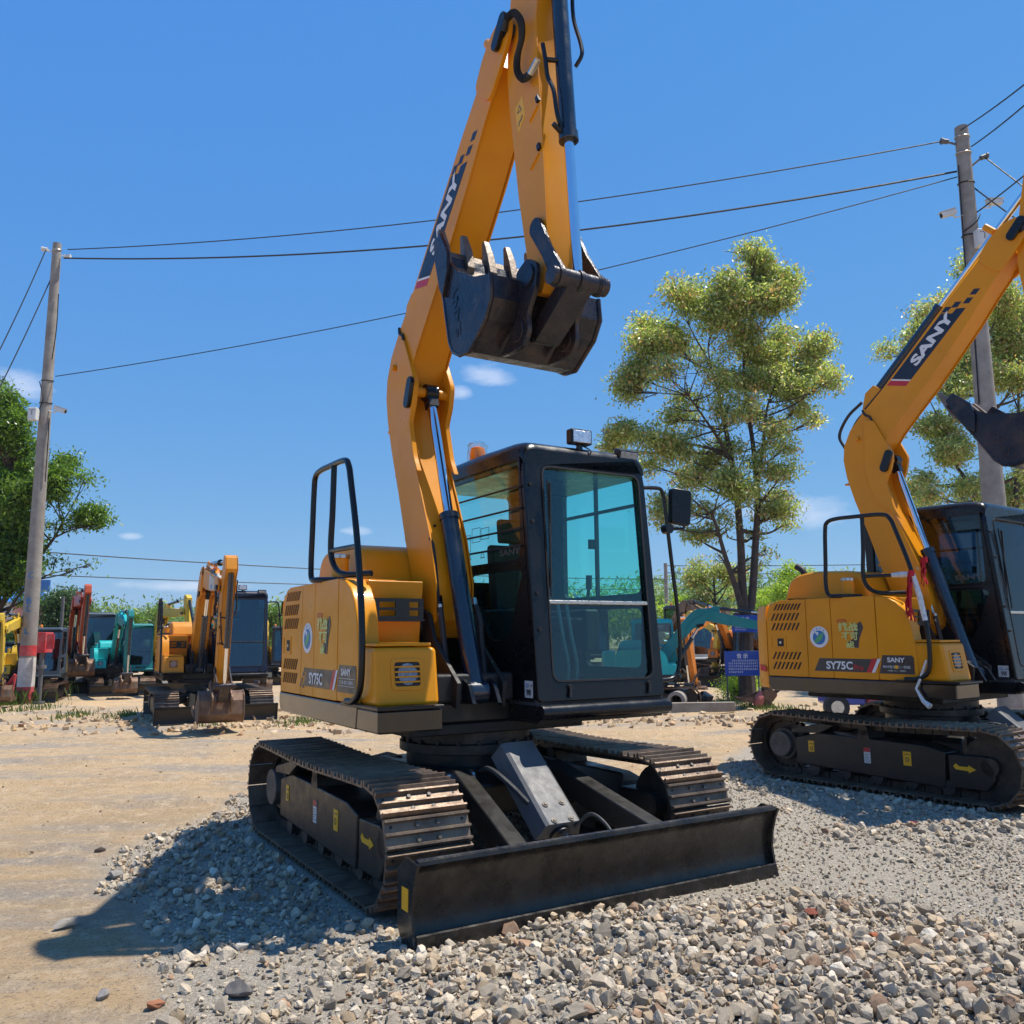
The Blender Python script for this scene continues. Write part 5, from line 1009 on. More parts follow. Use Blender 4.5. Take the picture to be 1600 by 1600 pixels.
# a few stones one can name
def lone(name, label, cat, px, py, s, c, sd, fl=(1, .8, .6)):
    X_, Y_ = gpt(px, py); v, f = HI[sd % 12]; me = bpy.data.meshes.new(name); fast_mesh(me, v * np.array(fl), f)
    ca = me.attributes.new('tint', 'FLOAT_COLOR', 'POINT'); ca.data.foreach_set('color', np.tile(np.array([*c, 1], np.float32), len(v))); me.materials.append(STONE)
    o = bpy.data.objects.new(name, me); COL.objects.link(o); o.scale = (s,) * 3; o.rotation_euler = (.04 * (sd % 3), .08, sd); o.location = (X_, Y_, float(height(X_, Y_)) + s * .4); tag(o, label, cat)
lone('stone', 'dark brown stone lying alone on the dirt left of the shadow', 'stone', 155, 1325, .048, (.10, .075, .06), 3)
lone('stone', 'pale stone on the dirt at the far left tip of the shadow', 'stone', 103, 1448, .065, (.50, .44, .36), 4, (1, .7, .4))
lone('stone', 'single grey stone on bare dirt near the bottom left corner', 'stone', 160, 1564, .036, (.42, .39, .36), 5)
lone('stone', 'large upright grey stone in the gravel at the lower left', 'stone', 372, 1558, .062, (.22, .20, .185), 6, (1, .9, .95))
lone('stone', 'rounded grey stone on the gravel beside the shadow edge, left', 'stone', 178, 1366, .058, (.40, .38, .36), 8)
lone('brick_fragment', 'dull red brick fragment among the coarse gravel right of centre', 'brick', 1266, 1428, .055, (.30, .095, .06), 7)
lone('brick_fragment', 'small bright orange brick chip in the coarse gravel', 'brick', 1368, 1470, .034, (.60, .20, .10), 9)
lone('brick_fragment', 'flat red brick chip on the packed gravel near the right machine', 'brick', 1428, 1291, .05, (.42, .06, .045), 2, (1, .4, .3))
lone('brick_fragment', 'orange brick piece at the left rim of the gravel, bottom', 'brick', 240, 1580, .042, (.50, .22, .12), 1)

# ------------------------------------------------------------------ plants
def leafmat(n, rough=.38, trans=.42):
    m = bpy.data.materials.new(n); m.use_nodes = True; t = m.node_tree; b = t.nodes['Principled BSDF']; o = t.nodes['Material Output']
    a = t.nodes.new('ShaderNodeAttribute'); a.attribute_name = 'tint'; t.links.new(a.outputs['Color'], b.inputs['Base Color']); b.inputs['Roughness'].default_value = rough
    tr = t.nodes.new('ShaderNodeBsdfTranslucent'); g_ = t.nodes.new('ShaderNodeMix'); g_.data_type = 'RGBA'; g_.blend_type = 'MULTIPLY'; g_.inputs['Factor'].default_value = 1
    g_.inputs['B'].default_value = (1.6, 1.7, .7, 1); t.links.new(a.outputs['Color'], g_.inputs['A']); t.links.new(g_.outputs['Result'], tr.inputs[0])
    mx = t.nodes.new('ShaderNodeMixShader'); mx.inputs[0].default_value = trans; t.links.new(b.outputs[0], mx.inputs[1]); t.links.new(tr.outputs[0], mx.inputs[2]); t.links.new(mx.outputs[0], o.inputs[0]); return m
LEAF = leafmat('leaf'); LEAFM = leafmat('matt_leaf', .7, .25)
PAL_ = {'camphor': [((.135, .165, .060), .36), ((.19, .21, .080), .26), ((.085, .110, .045), .15), ((.24, .145, .085), .12), ((.28, .28, .17), .11)],
       'green': [((.070, .125, .020), .45), ((.11, .175, .03), .35), ((.045, .08, .02), .20)], 'lime': [((.15, .20, .025), .5), ((.20, .25, .035), .3), ((.08, .12, .02), .2)],
       'dark': [((.035, .065, .025), .6), ((.05, .085, .03), .4)], 'far': [((.075, .12, .035), .5), ((.05, .09, .035), .3), ((.13, .165, .03), .2)], 'grass': [((.10, .17, .03), .6), ((.17, .20, .06), .4)]}
PAL = {k: [(tuple(min(.6, q * {'grass': 1.0, 'green': 1.5, 'dark': 1.5}.get(k, 2.1)) for q in c), w) for c, w in v] for k, v in PAL_.items()}
def leaves(name, C, Rd, n, size, pal, seed, parent=None, shell=.5, m=None, droop=.5):
    r = np.random.RandomState(seed); C = np.array(C, float); Rd = np.array(Rd, float); Rd = Rd if Rd.ndim == 2 else np.repeat(Rd[:, None], 3, 1)
    if shell != .3 and len(C) > 8 and pal in ('camphor', 'green'):                # infill between neighbouring clumps
        r2 = np.random.RandomState(seed + 500); nC = [];  nR = []
        for i in range(len(C)):
            dd = np.linalg.norm(C - C[i], axis=1); 
            for j in np.argsort(dd)[1:4]:
                if dd[j] < (Rd[i, 0] + Rd[j, 0]) * 1.15: nC.append((C[i] + C[j]) / 2 + r2.normal(size=3) * Rd[i, 0] * .25); nR.append(Rd[i] * r2.uniform(.6, 1.0))
        if nC: C = np.concatenate([C, nC]); Rd = np.concatenate([Rd, nR])
    w = Rd[:, 0] * Rd[:, 1] ** 1.0; w /= w.sum(); k = r.choice(len(C), n, p=w)
    nt_ = max(1, n // 11); tk = r.choice(len(C), nt_, p=w)                   # leaves sit in sprays along twigs
    d = r.normal(size=(nt_, 3)); d /= np.linalg.norm(d, axis=1)[:, None]; d *= (r.rand(nt_, 1) ** shell) * r.uniform(.75, 1.12, (nt_, 1)); T = C[tk] + d * Rd[tk]
    j = r.randint(nt_, size=n); P = T[j] + r.normal(size=(n, 3)) * size * np.array([1.3, 1.3, .8])
    u = r.normal(size=(n, 3)); u[:, 2] -= droop; u /= np.linalg.norm(u, axis=1)[:, None]; v = np.cross(u, r.normal(size=(n, 3)) + np.array([0, 0, 1.2])); v /= np.linalg.norm(v, axis=1)[:, None] + 1e-9
    L = size * r.uniform(.6, 1.3, (n, 1)); V = np.stack([P, P + u * L * .5 + v * L * .19, P + u * L, P + u * L * .5 - v * L * .19], 1).reshape(-1, 3)
    me = bpy.data.meshes.new(name); fast_mesh(me, V, np.arange(4 * n).reshape(n, 4))
    cols = np.array([c for c, _ in PAL[pal]]); pw = np.array([w_ for _, w_ in PAL[pal]]); tw = r.choice(len(cols), nt_, p=pw / pw.sum()); lf = np.where(r.rand(n) < .72, tw[j], r.choice(len(cols), n, p=pw / pw.sum()))
    cc = cols[lf] * r.uniform(.7, 1.35, (n, 1)); cc = np.concatenate([cc, np.ones((n, 1))], 1)
    ca = me.attributes.new('tint', 'FLOAT_COLOR', 'POINT'); ca.data.foreach_set('color', np.repeat(cc, 4, 0).astype(np.float32).ravel()); me.materials.append(m or LEAF)
    o = bpy.data.objects.new(name, me); COL.objects.link(o); o.parent = parent; return o
def tree(label, D, px, zc, base, trunks, clusters, n, size, pal, seed, zjit=.9, bark=None, name='tree', group=None, limbs=True, mpp_=None, extra=0):
    R = empty(name, base); tag(R, label, 'tree', group); r = random.Random(seed); s = D / FPX; b0 = Vector(base)
    C, Rr = [], []
    for (x, y, rad) in clusters:
        p = at(x, y, D); rr = rad * s; p.y += r.uniform(-1, 1) * zjit; C.append(p - b0); Rr.append((rr, rr * 1.0, rr * .85))
    g = G(); nodes = []
    for tr in trunks:                                    # (pixel path, r0, r1, depth drift)
        path, r0, r1, dd = tr; pts = [at(x, y, D + dd * i / (len(path) - 1)) - b0 for i, (x, y) in enumerate(path)]; sp_ = spline(pts, 5); m_ = len(sp_)
        g.tube(sp_, [r0 + (r1 - r0) * i / (m_ - 1) for i in range(m_)], 9); nodes += [(p, r0 + (r1 - r0) * i / (m_ - 1)) for i, p in enumerate(sp_) if i > m_ * .3]
    T = g
    if limbs:
        L = G()
        for c in C:
            cand = sorted(nodes, key=lambda q: (q[0] - c).length + max(0, (q[0].z - c.z + .3)) * 1.5)[:3]; a, ra = cand[r.randint(0, len(cand) - 1)]
            mid = (a + c) / 2 + Vector((r.uniform(-.15, .15), r.uniform(-.15, .15), r.uniform(-.25, .05))) * (c - a).length * .5; sp_ = spline([a, mid, c], 4); m_ = len(sp_); ra = min(ra * .6, .045 + .01 * (c - a).length)
            L.tube(sp_, [max(.006, ra * (1 - i / (m_ - 1)) + .006) for i in range(m_)], 5, cap=False)
            for _ in range(8):
                e = c + Vector((r.gauss(0, 1), r.gauss(0, 1), r.gauss(0, .8))) * (Rr[C.index(c)][0] * .55); q = sp_[r.randint(m_ // 2, m_ - 1)]; L.tube([q, (q + e) / 2 + Vector((0, 0, -.04)), e], [.011, .008, .004], 4, cap=False)
        T.obj('trunk', bark or BARKD, R); L.obj('limbs', bark or BARKD, R)
    else: T.obj('trunk', bark or BARKD, R)
    leaves('crown', C, Rr, n, size, pal, seed, R)
    if extra:
        C2, R2 = [], []
        for (x, y, rad) in extra: p = at(x, y, D); p.y += r.uniform(-1, 1) * zjit; C2.append(p - b0); R2.append((rad * s, rad * s, rad * s))
        L = G()
        for c in C2:
            for _ in range(3):
                a, ra = nodes[r.randint(0, len(nodes) - 1)]; a, ra = min(nodes, key=lambda q: (q[0] - c).length + (2 if q[0].z > c.z - .2 else 0) + r.random())
                e = c + Vector((r.gauss(0, 1), r.gauss(0, 1), r.gauss(0, .8))) * (R2[0][0] * .8); L.tube(spline([a, (a + e) / 2 + Vector((r.uniform(-.1, .1), 0, -.08)), e], 4), [.018 - .0017 * i for i in range(9)], 4, cap=False)
        L.obj('twigs', bark or BARKD, R); leaves('inner_leaves', C2, R2, n // 9, size * .9, pal, seed + 9, R, shell=.9)
    return R
def zz5(L, sc, ox, oy): return [(x / sc + ox, y / sc + oy, rd / sc) for x, y, rd in L]
D = 17
b0 = at(1168, 1096, D); b0.z = -.03
tree('tall tree with three slender trunks and a loose reddish-green crown between the two cabs', D, 0, 0, b0,
     [([(1170, 1100), (1166, 1040), (1165, 985), (1166, 955)], .175, .135, 0),
      ([(1166, 985), (1152, 925), (1135, 875), (1122, 830), (1112, 800)], .075, .02, -.3), ([(1166, 990), (1160, 915), (1158, 860), (1152, 780), (1143, 720), (1132, 660), (1122, 610), (1105, 560)], .10, .022, .2),
      ([(1168, 990), (1176, 925), (1180, 860), (1184, 790), (1181, 740), (1176, 690), (1168, 640), (1162, 580), (1165, 520)], .09, .02, .4), ([(1183, 760), (1192, 700), (1198, 640), (1215, 590)], .045, .012, -.3), ([(1146, 730), (1125, 690), (1098, 650), (1070, 610)], .04, .012, -.4)],
     zz5([(670, 90, 55), (740, 130, 60), (830, 190, 60), (690, 190, 70), (480, 215, 80), (380, 270, 80), (560, 240, 70), (300, 320, 70), (620, 300, 90), (760, 290, 80), (870, 340, 75), (960, 420, 70), (1000, 490, 50), (280, 430, 85), (400, 400, 80),
          (520, 370, 80), (680, 400, 80), (790, 450, 80), (900, 530, 75), (240, 530, 75), (220, 600, 60), (330, 570, 70), (620, 540, 60), (730, 560, 60), (820, 600, 70), (950, 610, 60), (980, 700, 45), (880, 690, 60), (390, 700, 50), (470, 680, 40), (180, 760, 60), (150, 810, 45), (270, 800, 70), (300, 880, 60), (400, 850, 75), (480, 930, 75),
          (560, 850, 60), (560, 980, 70), (640, 1030, 60), (800, 950, 60), (850, 1000, 50), (840, 1080, 45), (760, 1080, 50), (700, 900, 45), (340, 1050, 45), (330, 1130, 35), (430, 1080, 50), (470, 1180, 35), (540, 1160, 35), (600, 1250, 22), (720, 1180, 35), (790, 1230, 28), (740, 1290, 20), (880, 1120, 30), (850, 820, 45), (760, 790, 45)], 2.539, 900, 370),
     96000, .088, 'camphor', 3, zjit=.8, extra=zz5([(500, 430, 60), (570, 470, 60), (470, 540, 60), (560, 620, 70), (500, 640, 60), (650, 720, 60), (560, 740, 70), (420, 620, 60), (700, 640, 60), (790, 700, 60), (860, 740, 50), (470, 780, 60), (600, 790, 60), (520, 1060, 60), (640, 850, 50), (700, 1000, 50), (420, 970, 60), (900, 640, 60), (740, 850, 60), (600, 1120, 50)], 2.539, 900, 370))
D = 19.2; b0 = at(48, 1085, D); b0.x -= .8; b0.z = 0
tree('leafy green tree at the left edge growing round the utility pole', D, 0, 0, b0,
     [([(-20, 1095), (-15, 1000), (-5, 900), (10, 800), (20, 700)], .20, .05, 0), ([(-8, 960), (30, 905), (60, 870), (85, 840), (100, 810)], .07, .015, .2), ([(-5, 985), (30, 930), (62, 905), (85, 895)], .04, .01, -.2)],
     zz5([(10, 760, 45), (90, 830, 50), (40, 900, 80), (130, 960, 60), (60, 1040, 90), (160, 1090, 70), (90, 1180, 90), (300, 1120, 55), (260, 1190, 60), (350, 1220, 60), (430, 1225, 40), (20, 1280, 100), (140, 1330, 85), (270, 1290, 50), (340, 1330, 70), (420, 1380, 55), (450, 1440, 40), (360, 1440, 45), (50, 1440, 95), (160, 1460, 70), (10, 1560, 80), (130, 1560, 60), (-60, 950, 90), (-70, 1150, 100), (-60, 1400, 100),
          (40, 1680, 70), (120, 1650, 60), (250, 1640, 25), (60, 1760, 60), (170, 1740, 40), (-40, 1700, 90), (250, 1700, 30), (300, 1690, 22), (400, 1660, 18), (280, 1470, 35), (-40, 1800, 80), (60, 1850, 45)], 3.265, 0, 370),
     66000, .105, 'green', 4, zjit=.7)
D = 20; b0 = at(1560, 1080, D); b0.z = 0
tree('tall pale green tree rising behind the right-hand boom and pole', D, 0, 0, b0,
     [([(1565, 1085), (1568, 900), (1560, 800), (1545, 700), (1530, 600), (1520, 520)], .16, .03, 0), ([(1566, 900), (1585, 800), (1590, 700), (1592, 600)], .09, .02, .3), ([(1562, 860), (1530, 780), (1490, 720), (1470, 660)], .07, .015, -.3)],
     zz5([(640, 420, 55), (700, 470, 60), (590, 500, 50), (610, 570, 50), (740, 560, 70), (440, 650, 60), (400, 720, 60), (370, 800, 45), (480, 700, 60), (540, 680, 50), (560, 770, 70), (470, 800, 60), (620, 850, 80), (520, 880, 50), (560, 950, 75), (680, 950, 80), (500, 1060, 60), (440, 1170, 60), (540, 1150, 70), (640, 1080, 70), (600, 1260, 80), (500, 1300, 70), (430, 1400, 55), (540, 1400, 90), (420, 1490, 50), (520, 1500, 70), (650, 1450, 80), (740, 1380, 70),
          (820, 620, 70), (900, 560, 80), (860, 720, 70), (940, 700, 80), (820, 830, 60), (920, 850, 80), (840, 960, 70), (940, 990, 80), (1020, 800, 120), (1040, 560, 100), (880, 1380, 60), (930, 1430, 70), (880, 1500, 60), (1040, 1100, 120), (1060, 1400, 120)], 2.963, 1280, 280),
     76000, .10, 'camphor', 8, zjit=1.2)
def bush_tree(label, px, py_top, py_bot, w, D, pal, seed, n=9000, size=.13, group=None, trunk=True):
    r = random.Random(seed); cl = []
    for k in range(26):
        t = r.random(); yy = py_top + (py_bot - py_top) * t; ww = w / 2 * math.sin(math.pi * min(1, t * .75 + .22)) ** .6; cl.append((px + r.uniform(-1, 1) * ww * .8, yy, w * r.uniform(.10, .17)))
    b0 = at(px, 1030, D); b0.z = 0; base = at(px, 991, D); s = D / FPX; yb = 991 + CH / s
    tree(label, D, 0, 0, b0, [([(px, yb), (px + 2, (yb + py_top) / 2), (px - 2, py_top + 15)], .10, .02, 0), ([(px, yb - 20), (px + w * .2, (yb + py_top) / 2)], .05, .02, 0)], cl, n, size, pal, seed, zjit=w * s * .3, group=group)
bush_tree('mid green tree just left of the three trunks', 1116, 872, 1015, 84, 30, 'camphor', 21, 14000, .12)
bush_tree('yellow-green bush beside the far pole', 1066, 935, 1020, 62, 34, 'lime', 22, 7000, .14)
bush_tree('rounded yellow-green tree behind the right-hand engine cover', 1262, 888, 1000, 110, 40, 'lime', 23, 14000, .16)
bush_tree('yellow-green tree between the trunks and the right-hand machine', 1205, 915, 1010, 66, 42, 'lime', 24, 8000, .16)
bush_tree('pale green tree behind the empty handrail on the right', 1340, 902, 1000, 90, 48, 'camphor', 25, 9000, .18)
bush_tree('green tree behind the teal excavator on the left', 192, 958, 1020, 62, 44, 'green', 26, 8000, .15)
bush_tree('broad green tree on the skyline just left of the nearest machine', 415, 948, 1005, 70, 58, 'green', 28, 8000, .2)
bush_tree('green tree on the skyline between the red arm and the teal excavator', 160, 962, 1010, 40, 50, 'green', 29, 6000, .16)
bush_tree('dark tree behind the rear counterweight on the left', 240, 950, 1010, 50, 60, 'far', 27, 6000, .2)
# far woods
C, Rr = [], []; r = np.random.RandomState(41)
tx = [-900, -300, 0, 100, 165, 235, 420, 500, 900, 1000, 1060, 1100, 1200, 1320, 1500, 1700, 2400]; ty = [930, 933, 938, 940, 950, 944, 940, 938, 918, 903, 906, 897, 893, 900, 892, 898, 905]
for lay, (D, dz) in enumerate(((120, 0), (95, 14), (75, 24))):
    for px in range(-900, 2400, 16):
        top = np.interp(px, tx, ty) + dz + r.uniform(-7, 9) + 5 * math.sin(px * .021 + lay) + 4 * math.sin(px * .063 + 2 * lay); p = at(px + r.uniform(-8, 8), top, D + r.uniform(-5, 5)); hgt = max(1.5, p.z); rw = r.uniform(1.4, 2.4)
        C.append((p.x, p.y, p.z - rw * .7)); Rr.append((rw, rw, rw * .9)); C.append((p.x + r.uniform(-1, 1), p.y, max(1.0, p.z * .5))); Rr.append((rw * 1.2, rw, hgt * .45))
o = leaves('woodland', C, Rr, 170000, .62, 'far', 42, None, shell=.3, m=LEAFM, droop=0); o['kind'] = 'stuff'
g = G()                                                  # distant hill ridge
xs_ = np.linspace(-700, 700, 90); hz = [9 + 9 * math.exp(-((x + 215) / 90) ** 2) + 3 * math.sin(x * .03) + 1.5 * math.sin(x * .11) for x in xs_]
for i in range(len(xs_) - 1): g.add([(xs_[i], 700, -2), (xs_[i + 1], 700, -2), (xs_[i + 1], 740, hz[i + 1]), (xs_[i], 740, hz[i])], [(0, 1, 2, 3)]); g.add([(xs_[i], 740, hz[i]), (xs_[i + 1], 740, hz[i + 1]), (xs_[i + 1], 800, -2), (xs_[i], 800, -2)], [(0, 1, 2, 3)])
o = g.obj('hills', mat('wooded_hill', (.06, .10, .10), (.05, .08, .09), .95, scale=.02), None); o['kind'] = 'structure'
# ivy block, hedge and weeds on the left
def leafbox(name, label, cat, px0, px1, py0, py1, D, dep, n, size, pal, seed, kind=None):
    a, b_ = at(px0, py1, D), at(px1, py0, D); r = np.random.RandomState(seed); C = []; 
    for k in range(60): C.append((r.uniform(a.x, b_.x), D + r.uniform(0, dep), r.uniform(max(0, a.z), b_.z)))
    R = None
    if not kind: R = empty(name, ((a.x + b_.x) / 2, D, 0)); tag(R, label, cat); C = [(c[0] - R.location.x, c[1] - D, c[2]) for c in C]
    o = leaves('foliage' if R else name, C, [(.35, .3, .3)] * 60, n, size, pal, seed, R)
    if kind: o['kind'] = kind
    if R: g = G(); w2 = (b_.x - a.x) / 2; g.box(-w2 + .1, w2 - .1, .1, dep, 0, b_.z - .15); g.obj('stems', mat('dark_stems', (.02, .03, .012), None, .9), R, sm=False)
leafbox('hedge', 'tall ivy-green clipped hedge block behind the banded pole', 'hedge', 62, 106, 928, 990, 27, 1.5, 16000, .10, 'dark', 51)
leafbox('hedge', 'low dark bushes in front of the pink house', 'hedge', -30, 44, 985, 1040, 24, 1.2, 9000, .10, 'dark', 52)
leafbox('shrub', 'bright green shrub at the foot of the three-trunk tree', 'shrub', 1143, 1187, 1062, 1092, 17.2, .5, 5200, .05, 'lime', 53)
def grass(pts, n, h, seed):
    r = np.random.RandomState(seed); V, Cc = [], []
    for (px, py, wx) in pts:
        X_, Y_ = gpt(px, py); s = Y_ / FPX
        for k in range(n):
            x = X_ + r.normal() * wx * s; y = Y_ + r.normal() * .35; z = float(height(x, y)); a = r.uniform(0, 6.28); l = h * r.uniform(.4, 1.2); w = .008; dx, dy = math.cos(a) * l * .5, math.sin(a) * l * .5
            V += [(x - w, y, z - .01), (x + w, y, z - .01), (x + dx * .5 + w * .6, y + dy * .5, z + l * .7), (x + dx, y + dy, z + l)]; Cc.append(np.array(PAL['grass'][int(r.rand() < .35)][0]) * r.uniform(.8, 1.3))
    me = bpy.data.meshes.new('grass'); V = np.array(V); fast_mesh(me, V, np.arange(len(V)).reshape(-1, 4)); Cc = np.concatenate([np.array(Cc), np.ones((len(Cc), 1))], 1)
    ca = me.attributes.new('tint', 'FLOAT_COLOR', 'POINT'); ca.data.foreach_set('color', np.repeat(Cc, 4, 0).astype(np.float32).ravel()); me.materials.append(LEAFM)
    o = bpy.data.objects.new('grass', me); COL.objects.link(o); o['kind'] = 'stuff'
grass([(62, 1085, 14), (95, 1083, 14), (35, 1098, 18), (130, 1078, 10), (155, 1070, 10), (20, 1095, 10), (5, 1100, 20)], 330, .28, 61)
grass([(345, 1128, 12), (52, 1108, 16), (115, 1120, 12), (510, 1122, 22), (470, 1128, 14), (195, 1117, 8), (1215, 1108, 16), (1130, 1100, 25), (1180, 1105, 12), (290, 1123, 20)], 130, .10, 62)

# ------------------------------------------------------------------ utility poles and wires
def pole(name, label, X, Y, h, r0, r1, m=CONC):
    R = empty(name, (X, Y, 0)); tag(R, label, 'pole', 'utility poles'); g = G(); n = 14; g.tube([(0, 0, h * i / n - .1 * (i == 0)) for i in range(n + 1)], [r0 + (r1 - r0) * i / n for i in range(n + 1)], 24); g.obj('shaft', m, R); return R
LP = pole('utility_pole', 'concrete utility pole on the left with red and white bands at its foot', -10.07, 18, 10.0, .165, .088)
def band(z0, z1, m, n_='painted_band', a0=0, a1=6.2832):
    g = G(); k = 28; r = lambda z: .165 - .0077 * z + .003
    ring0 = [(r(z0) * math.cos(a0 + (a1 - a0) * i / k), r(z0) * math.sin(a0 + (a1 - a0) * i / k), z0) for i in range(k + 1)]; ring1 = [(r(z1) * math.cos(a0 + (a1 - a0) * i / k), r(z1) * math.sin(a0 + (a1 - a0) * i / k), z1) for i in range(k + 1)]
    g.add(ring0 + ring1, [(i, i + 1, k + 2 + i, k + 1 + i) for i in range(k)]); g.obj(n_, m, LP, sm=True)
band(0, .33, REDPT); band(.33, .92, WHTPT); band(.52, .72, REDPT, a0=4.9, a1=6.5) if False else None; band(.96, 1.17, REDPT)
for k, (ch, z) in enumerate((('B', 2.02), ('C', 1.86), ('L', 1.40), ('C', 2.55))):
    text(ch, (-.02, -.165, z), (1, -.15, 0), (0, 0, 1), .13, BLUEP, LP, name='hand_painted_letter', width=.12)
RPOLE = pole('utility_pole', 'concrete utility pole on the right carrying two white cameras', 7.80, 13.7, 9.93, .205, .108)
pole('utility_pole', 'thin far pole seen between the cab mirror and the trees', *(lambda p: (p.x, p.y))(at(1042, 950, 38)), 4.4, .10, .08)
for R, zs in ((LP, (9.85, 6.85, 6.35)), (RPOLE, (9.75, 9.45, 8.9, 7.95))):
    for z in zs: g = G(); rr = .165 - .0077 * z + .008 if R is LP else .205 - .0098 * z + .008; g.tube([(rr * math.cos(a), rr * math.sin(a), z + .02 * math.sin(a)) for a in [k * .3927 for k in range(17)]], .012, 6); g.obj('wire_band', BRIGHT if z > 9.4 else MATTE, R)
def insulator(R, z, dx, dz):
    s = 1 if dx > 0 else -1; g = G(); g.cyl((s * .12, 0, z), (dx, 0, z + dz), .018, 8); g.cyl((dx - s * .05, 0, z + dz * .8), (dx + s * .04, 0, z + dz), .042, 12); g.cyl((dx + s * .04, 0, z + dz), (dx + s * .07, 0, z + dz), .055, 12); g.obj('insulator', WPLAS if R is LP else GREY, R)
insulator(LP, 9.80, -.26, .08); insulator(LP, 9.72, .24, -.02); insulator(RPOLE, 9.62, -.30, .06); insulator(RPOLE, 9.22, .34, .18)
def cctv(R, label, p, yaw, tilt):
    g = G(); g.box(-.13, .13, -.045, .045, -.045, .045); o = empty('security_camera', Vector(R.location) + Vector(p)); o.rotation_euler = (0, tilt, yaw); tag(o, label, 'camera', 'cameras on the utility poles')
    g.obj('housing', WPLAS, o, bevel=.01); g = G(); g.box(-.15, .13, -.055, .055, .047, .057); g.obj('sun_shield', WPLAS, o, sm=False); g = G(); g.cyl((-.14, 0, 0), (-.128, 0, 0), .036, 16); g.obj('lens', MATTE, o)
    g = G(); g.cyl((.06, 0, -.045), (.08, 0, -.10), .016, 8); g.cyl((.08, 0, -.10), (.22, 0, -.10), .012, 8); g.obj('mount', WPLAS, o)
cctv(RPOLE, 'white camera on the left of the right-hand pole, tilted down', (-.37, -.05, 8.33 - .0), 0, -.30)
cctv(RPOLE, 'level white camera on the right side of the right-hand pole', (.42, -.05, 8.53), math.pi, .0)
cctv(LP, 'small white camera halfway up the left pole', (.34, -.05, 6.19), math.pi, -.35)
def cbox(R, label, x, z, w, h):
    o = empty('control_box', Vector(R.location) + Vector((x, -.20, z))); tag(o, label, 'box', 'boxes on the utility poles'); g = G(); g.box(-w, w, -.08, .06, -h, h); g.obj('case', WPLAS, o, bevel=.012); g = G(); g.box(-w + .015, w - .015, -.087, -.079, -h + .02, h - .02); g.obj('door', WPLAS, o, sm=False)
    g = G(); [g.box(-w * .6 + k * w * .35, -w * .6 + k * w * .35 + w * .18, -.089, -.0865, h * .55, h * .65) for k in range(4)]; [g.box(-.01, .012, -.089, -.0865, h * .4 - k * h * .14, h * .4 - k * h * .14 + h * .08) for k in range(5)]; g.obj('printed_mark', DECALN, o, sm=False)
cbox(RPOLE, 'white control box strapped to the right-hand pole below the cameras', .07, 7.80, .11, .15); cbox(LP, 'pale grey box fixed to the left pole beside its camera', -.13, 6.05, .09, .14)
cbl = mat('pole_cable', (.01, .012, .02), None, .6)
for R, L in ((RPOLE, [[(-.14, -.06, 9.2), (-.15, -.06, 8.4), (-.16, -.05, 7.2), (-.13, -.08, 6.2), (-.15, -.08, 5.0)], [(.06, -.12, 7.65), (0, -.16, 7.2), (.06, -.15, 6.9)], [(-.15, -.05, 8.0), (.02, -.16, 8.12), (.15, -.08, 8.3)]]), (LP, [[(.14, -.06, 8.8), (.17, -.1, 8.0), (.12, -.1, 7.3)], [(.14, -.08, 6.0), (.15, -.08, 5.4), (.15, -.08, 4.6)], [(-.1, -.12, 6.8), (.02, -.16, 6.4), (-.08, -.15, 6.1)]])):
    for L1 in L: g = G(); g.tube(spline(L1, 6), .011, 6); g.obj('loose_cable', cbl, R)
def wire(label, a, b_, sag, r=.012, grp='overhead wires'):
    a, b_ = Vector(a), Vector(b_); g = G(); g.tube([a.lerp(b_, t) - Vector((0, 0, sag * 4 * t * (1 - t))) for t in [i / 28 for i in range(29)]], r, 5); tag(g.obj('overhead_wire', WIREM, None), label, 'wire', grp)
wire('topmost wire strung from the left pole to the right pole', (-10.07 + .24, 18, 9.86), (7.80 - .34, 13.7, 9.68), .34)
wire('thicker second wire from the left pole to the right pole', (-9.9, 18, 9.66), (7.66, 13.7, 9.12), .48, .018)
wire('lowest wire between the two poles, passing behind the bucket', (-9.9, 18, 6.95), (7.66, 13.7, 9.02), .30, .010)
wire('wire running up and out of frame from the right pole top', (7.75, 13.65, 9.85), at(1680, 66, 9), .05); wire('second wire running out of frame beside the first', (7.92, 13.65, 9.55), at(1680, 92, 9), .05)
wire('wire sloping down right from the right pole insulator', (8.14, 13.7, 9.40), at(1680, 350, 12.5), .02); wire('wire sloping down behind the right-hand boom tip', (7.93, 13.7, 8.82), at(1650, 385, 13), .02); wire('thin wire rising right from behind the right pole', (7.9, 13.75, 8.35), at(1700, 190, 11), .03)
wire('wire dropping left from the top of the left pole', (-10.3, 18, 9.9), at(-60, 660, 16), .15); wire('lower wire dropping left from the left pole', (-10.15, 18, 9.2), at(-50, 700, 16), .12)
wire('low wire crossing the sky behind the left excavators', at(60, 862, 30), at(1300, 900, 52), .5, .02, 'far wires'); wire('lowest far wire above the parked excavators', at(60, 898, 34), at(1300, 915, 60), .4, .02, 'far wires')
wire('far wire from the thin pole to the right', at(1042, 884, 38), at(1900, 860, 60), .3, .02, 'far wires'); wire('second far wire from the thin pole', at(1042, 895, 38), at(1900, 880, 60), .3, .02, 'far wires')
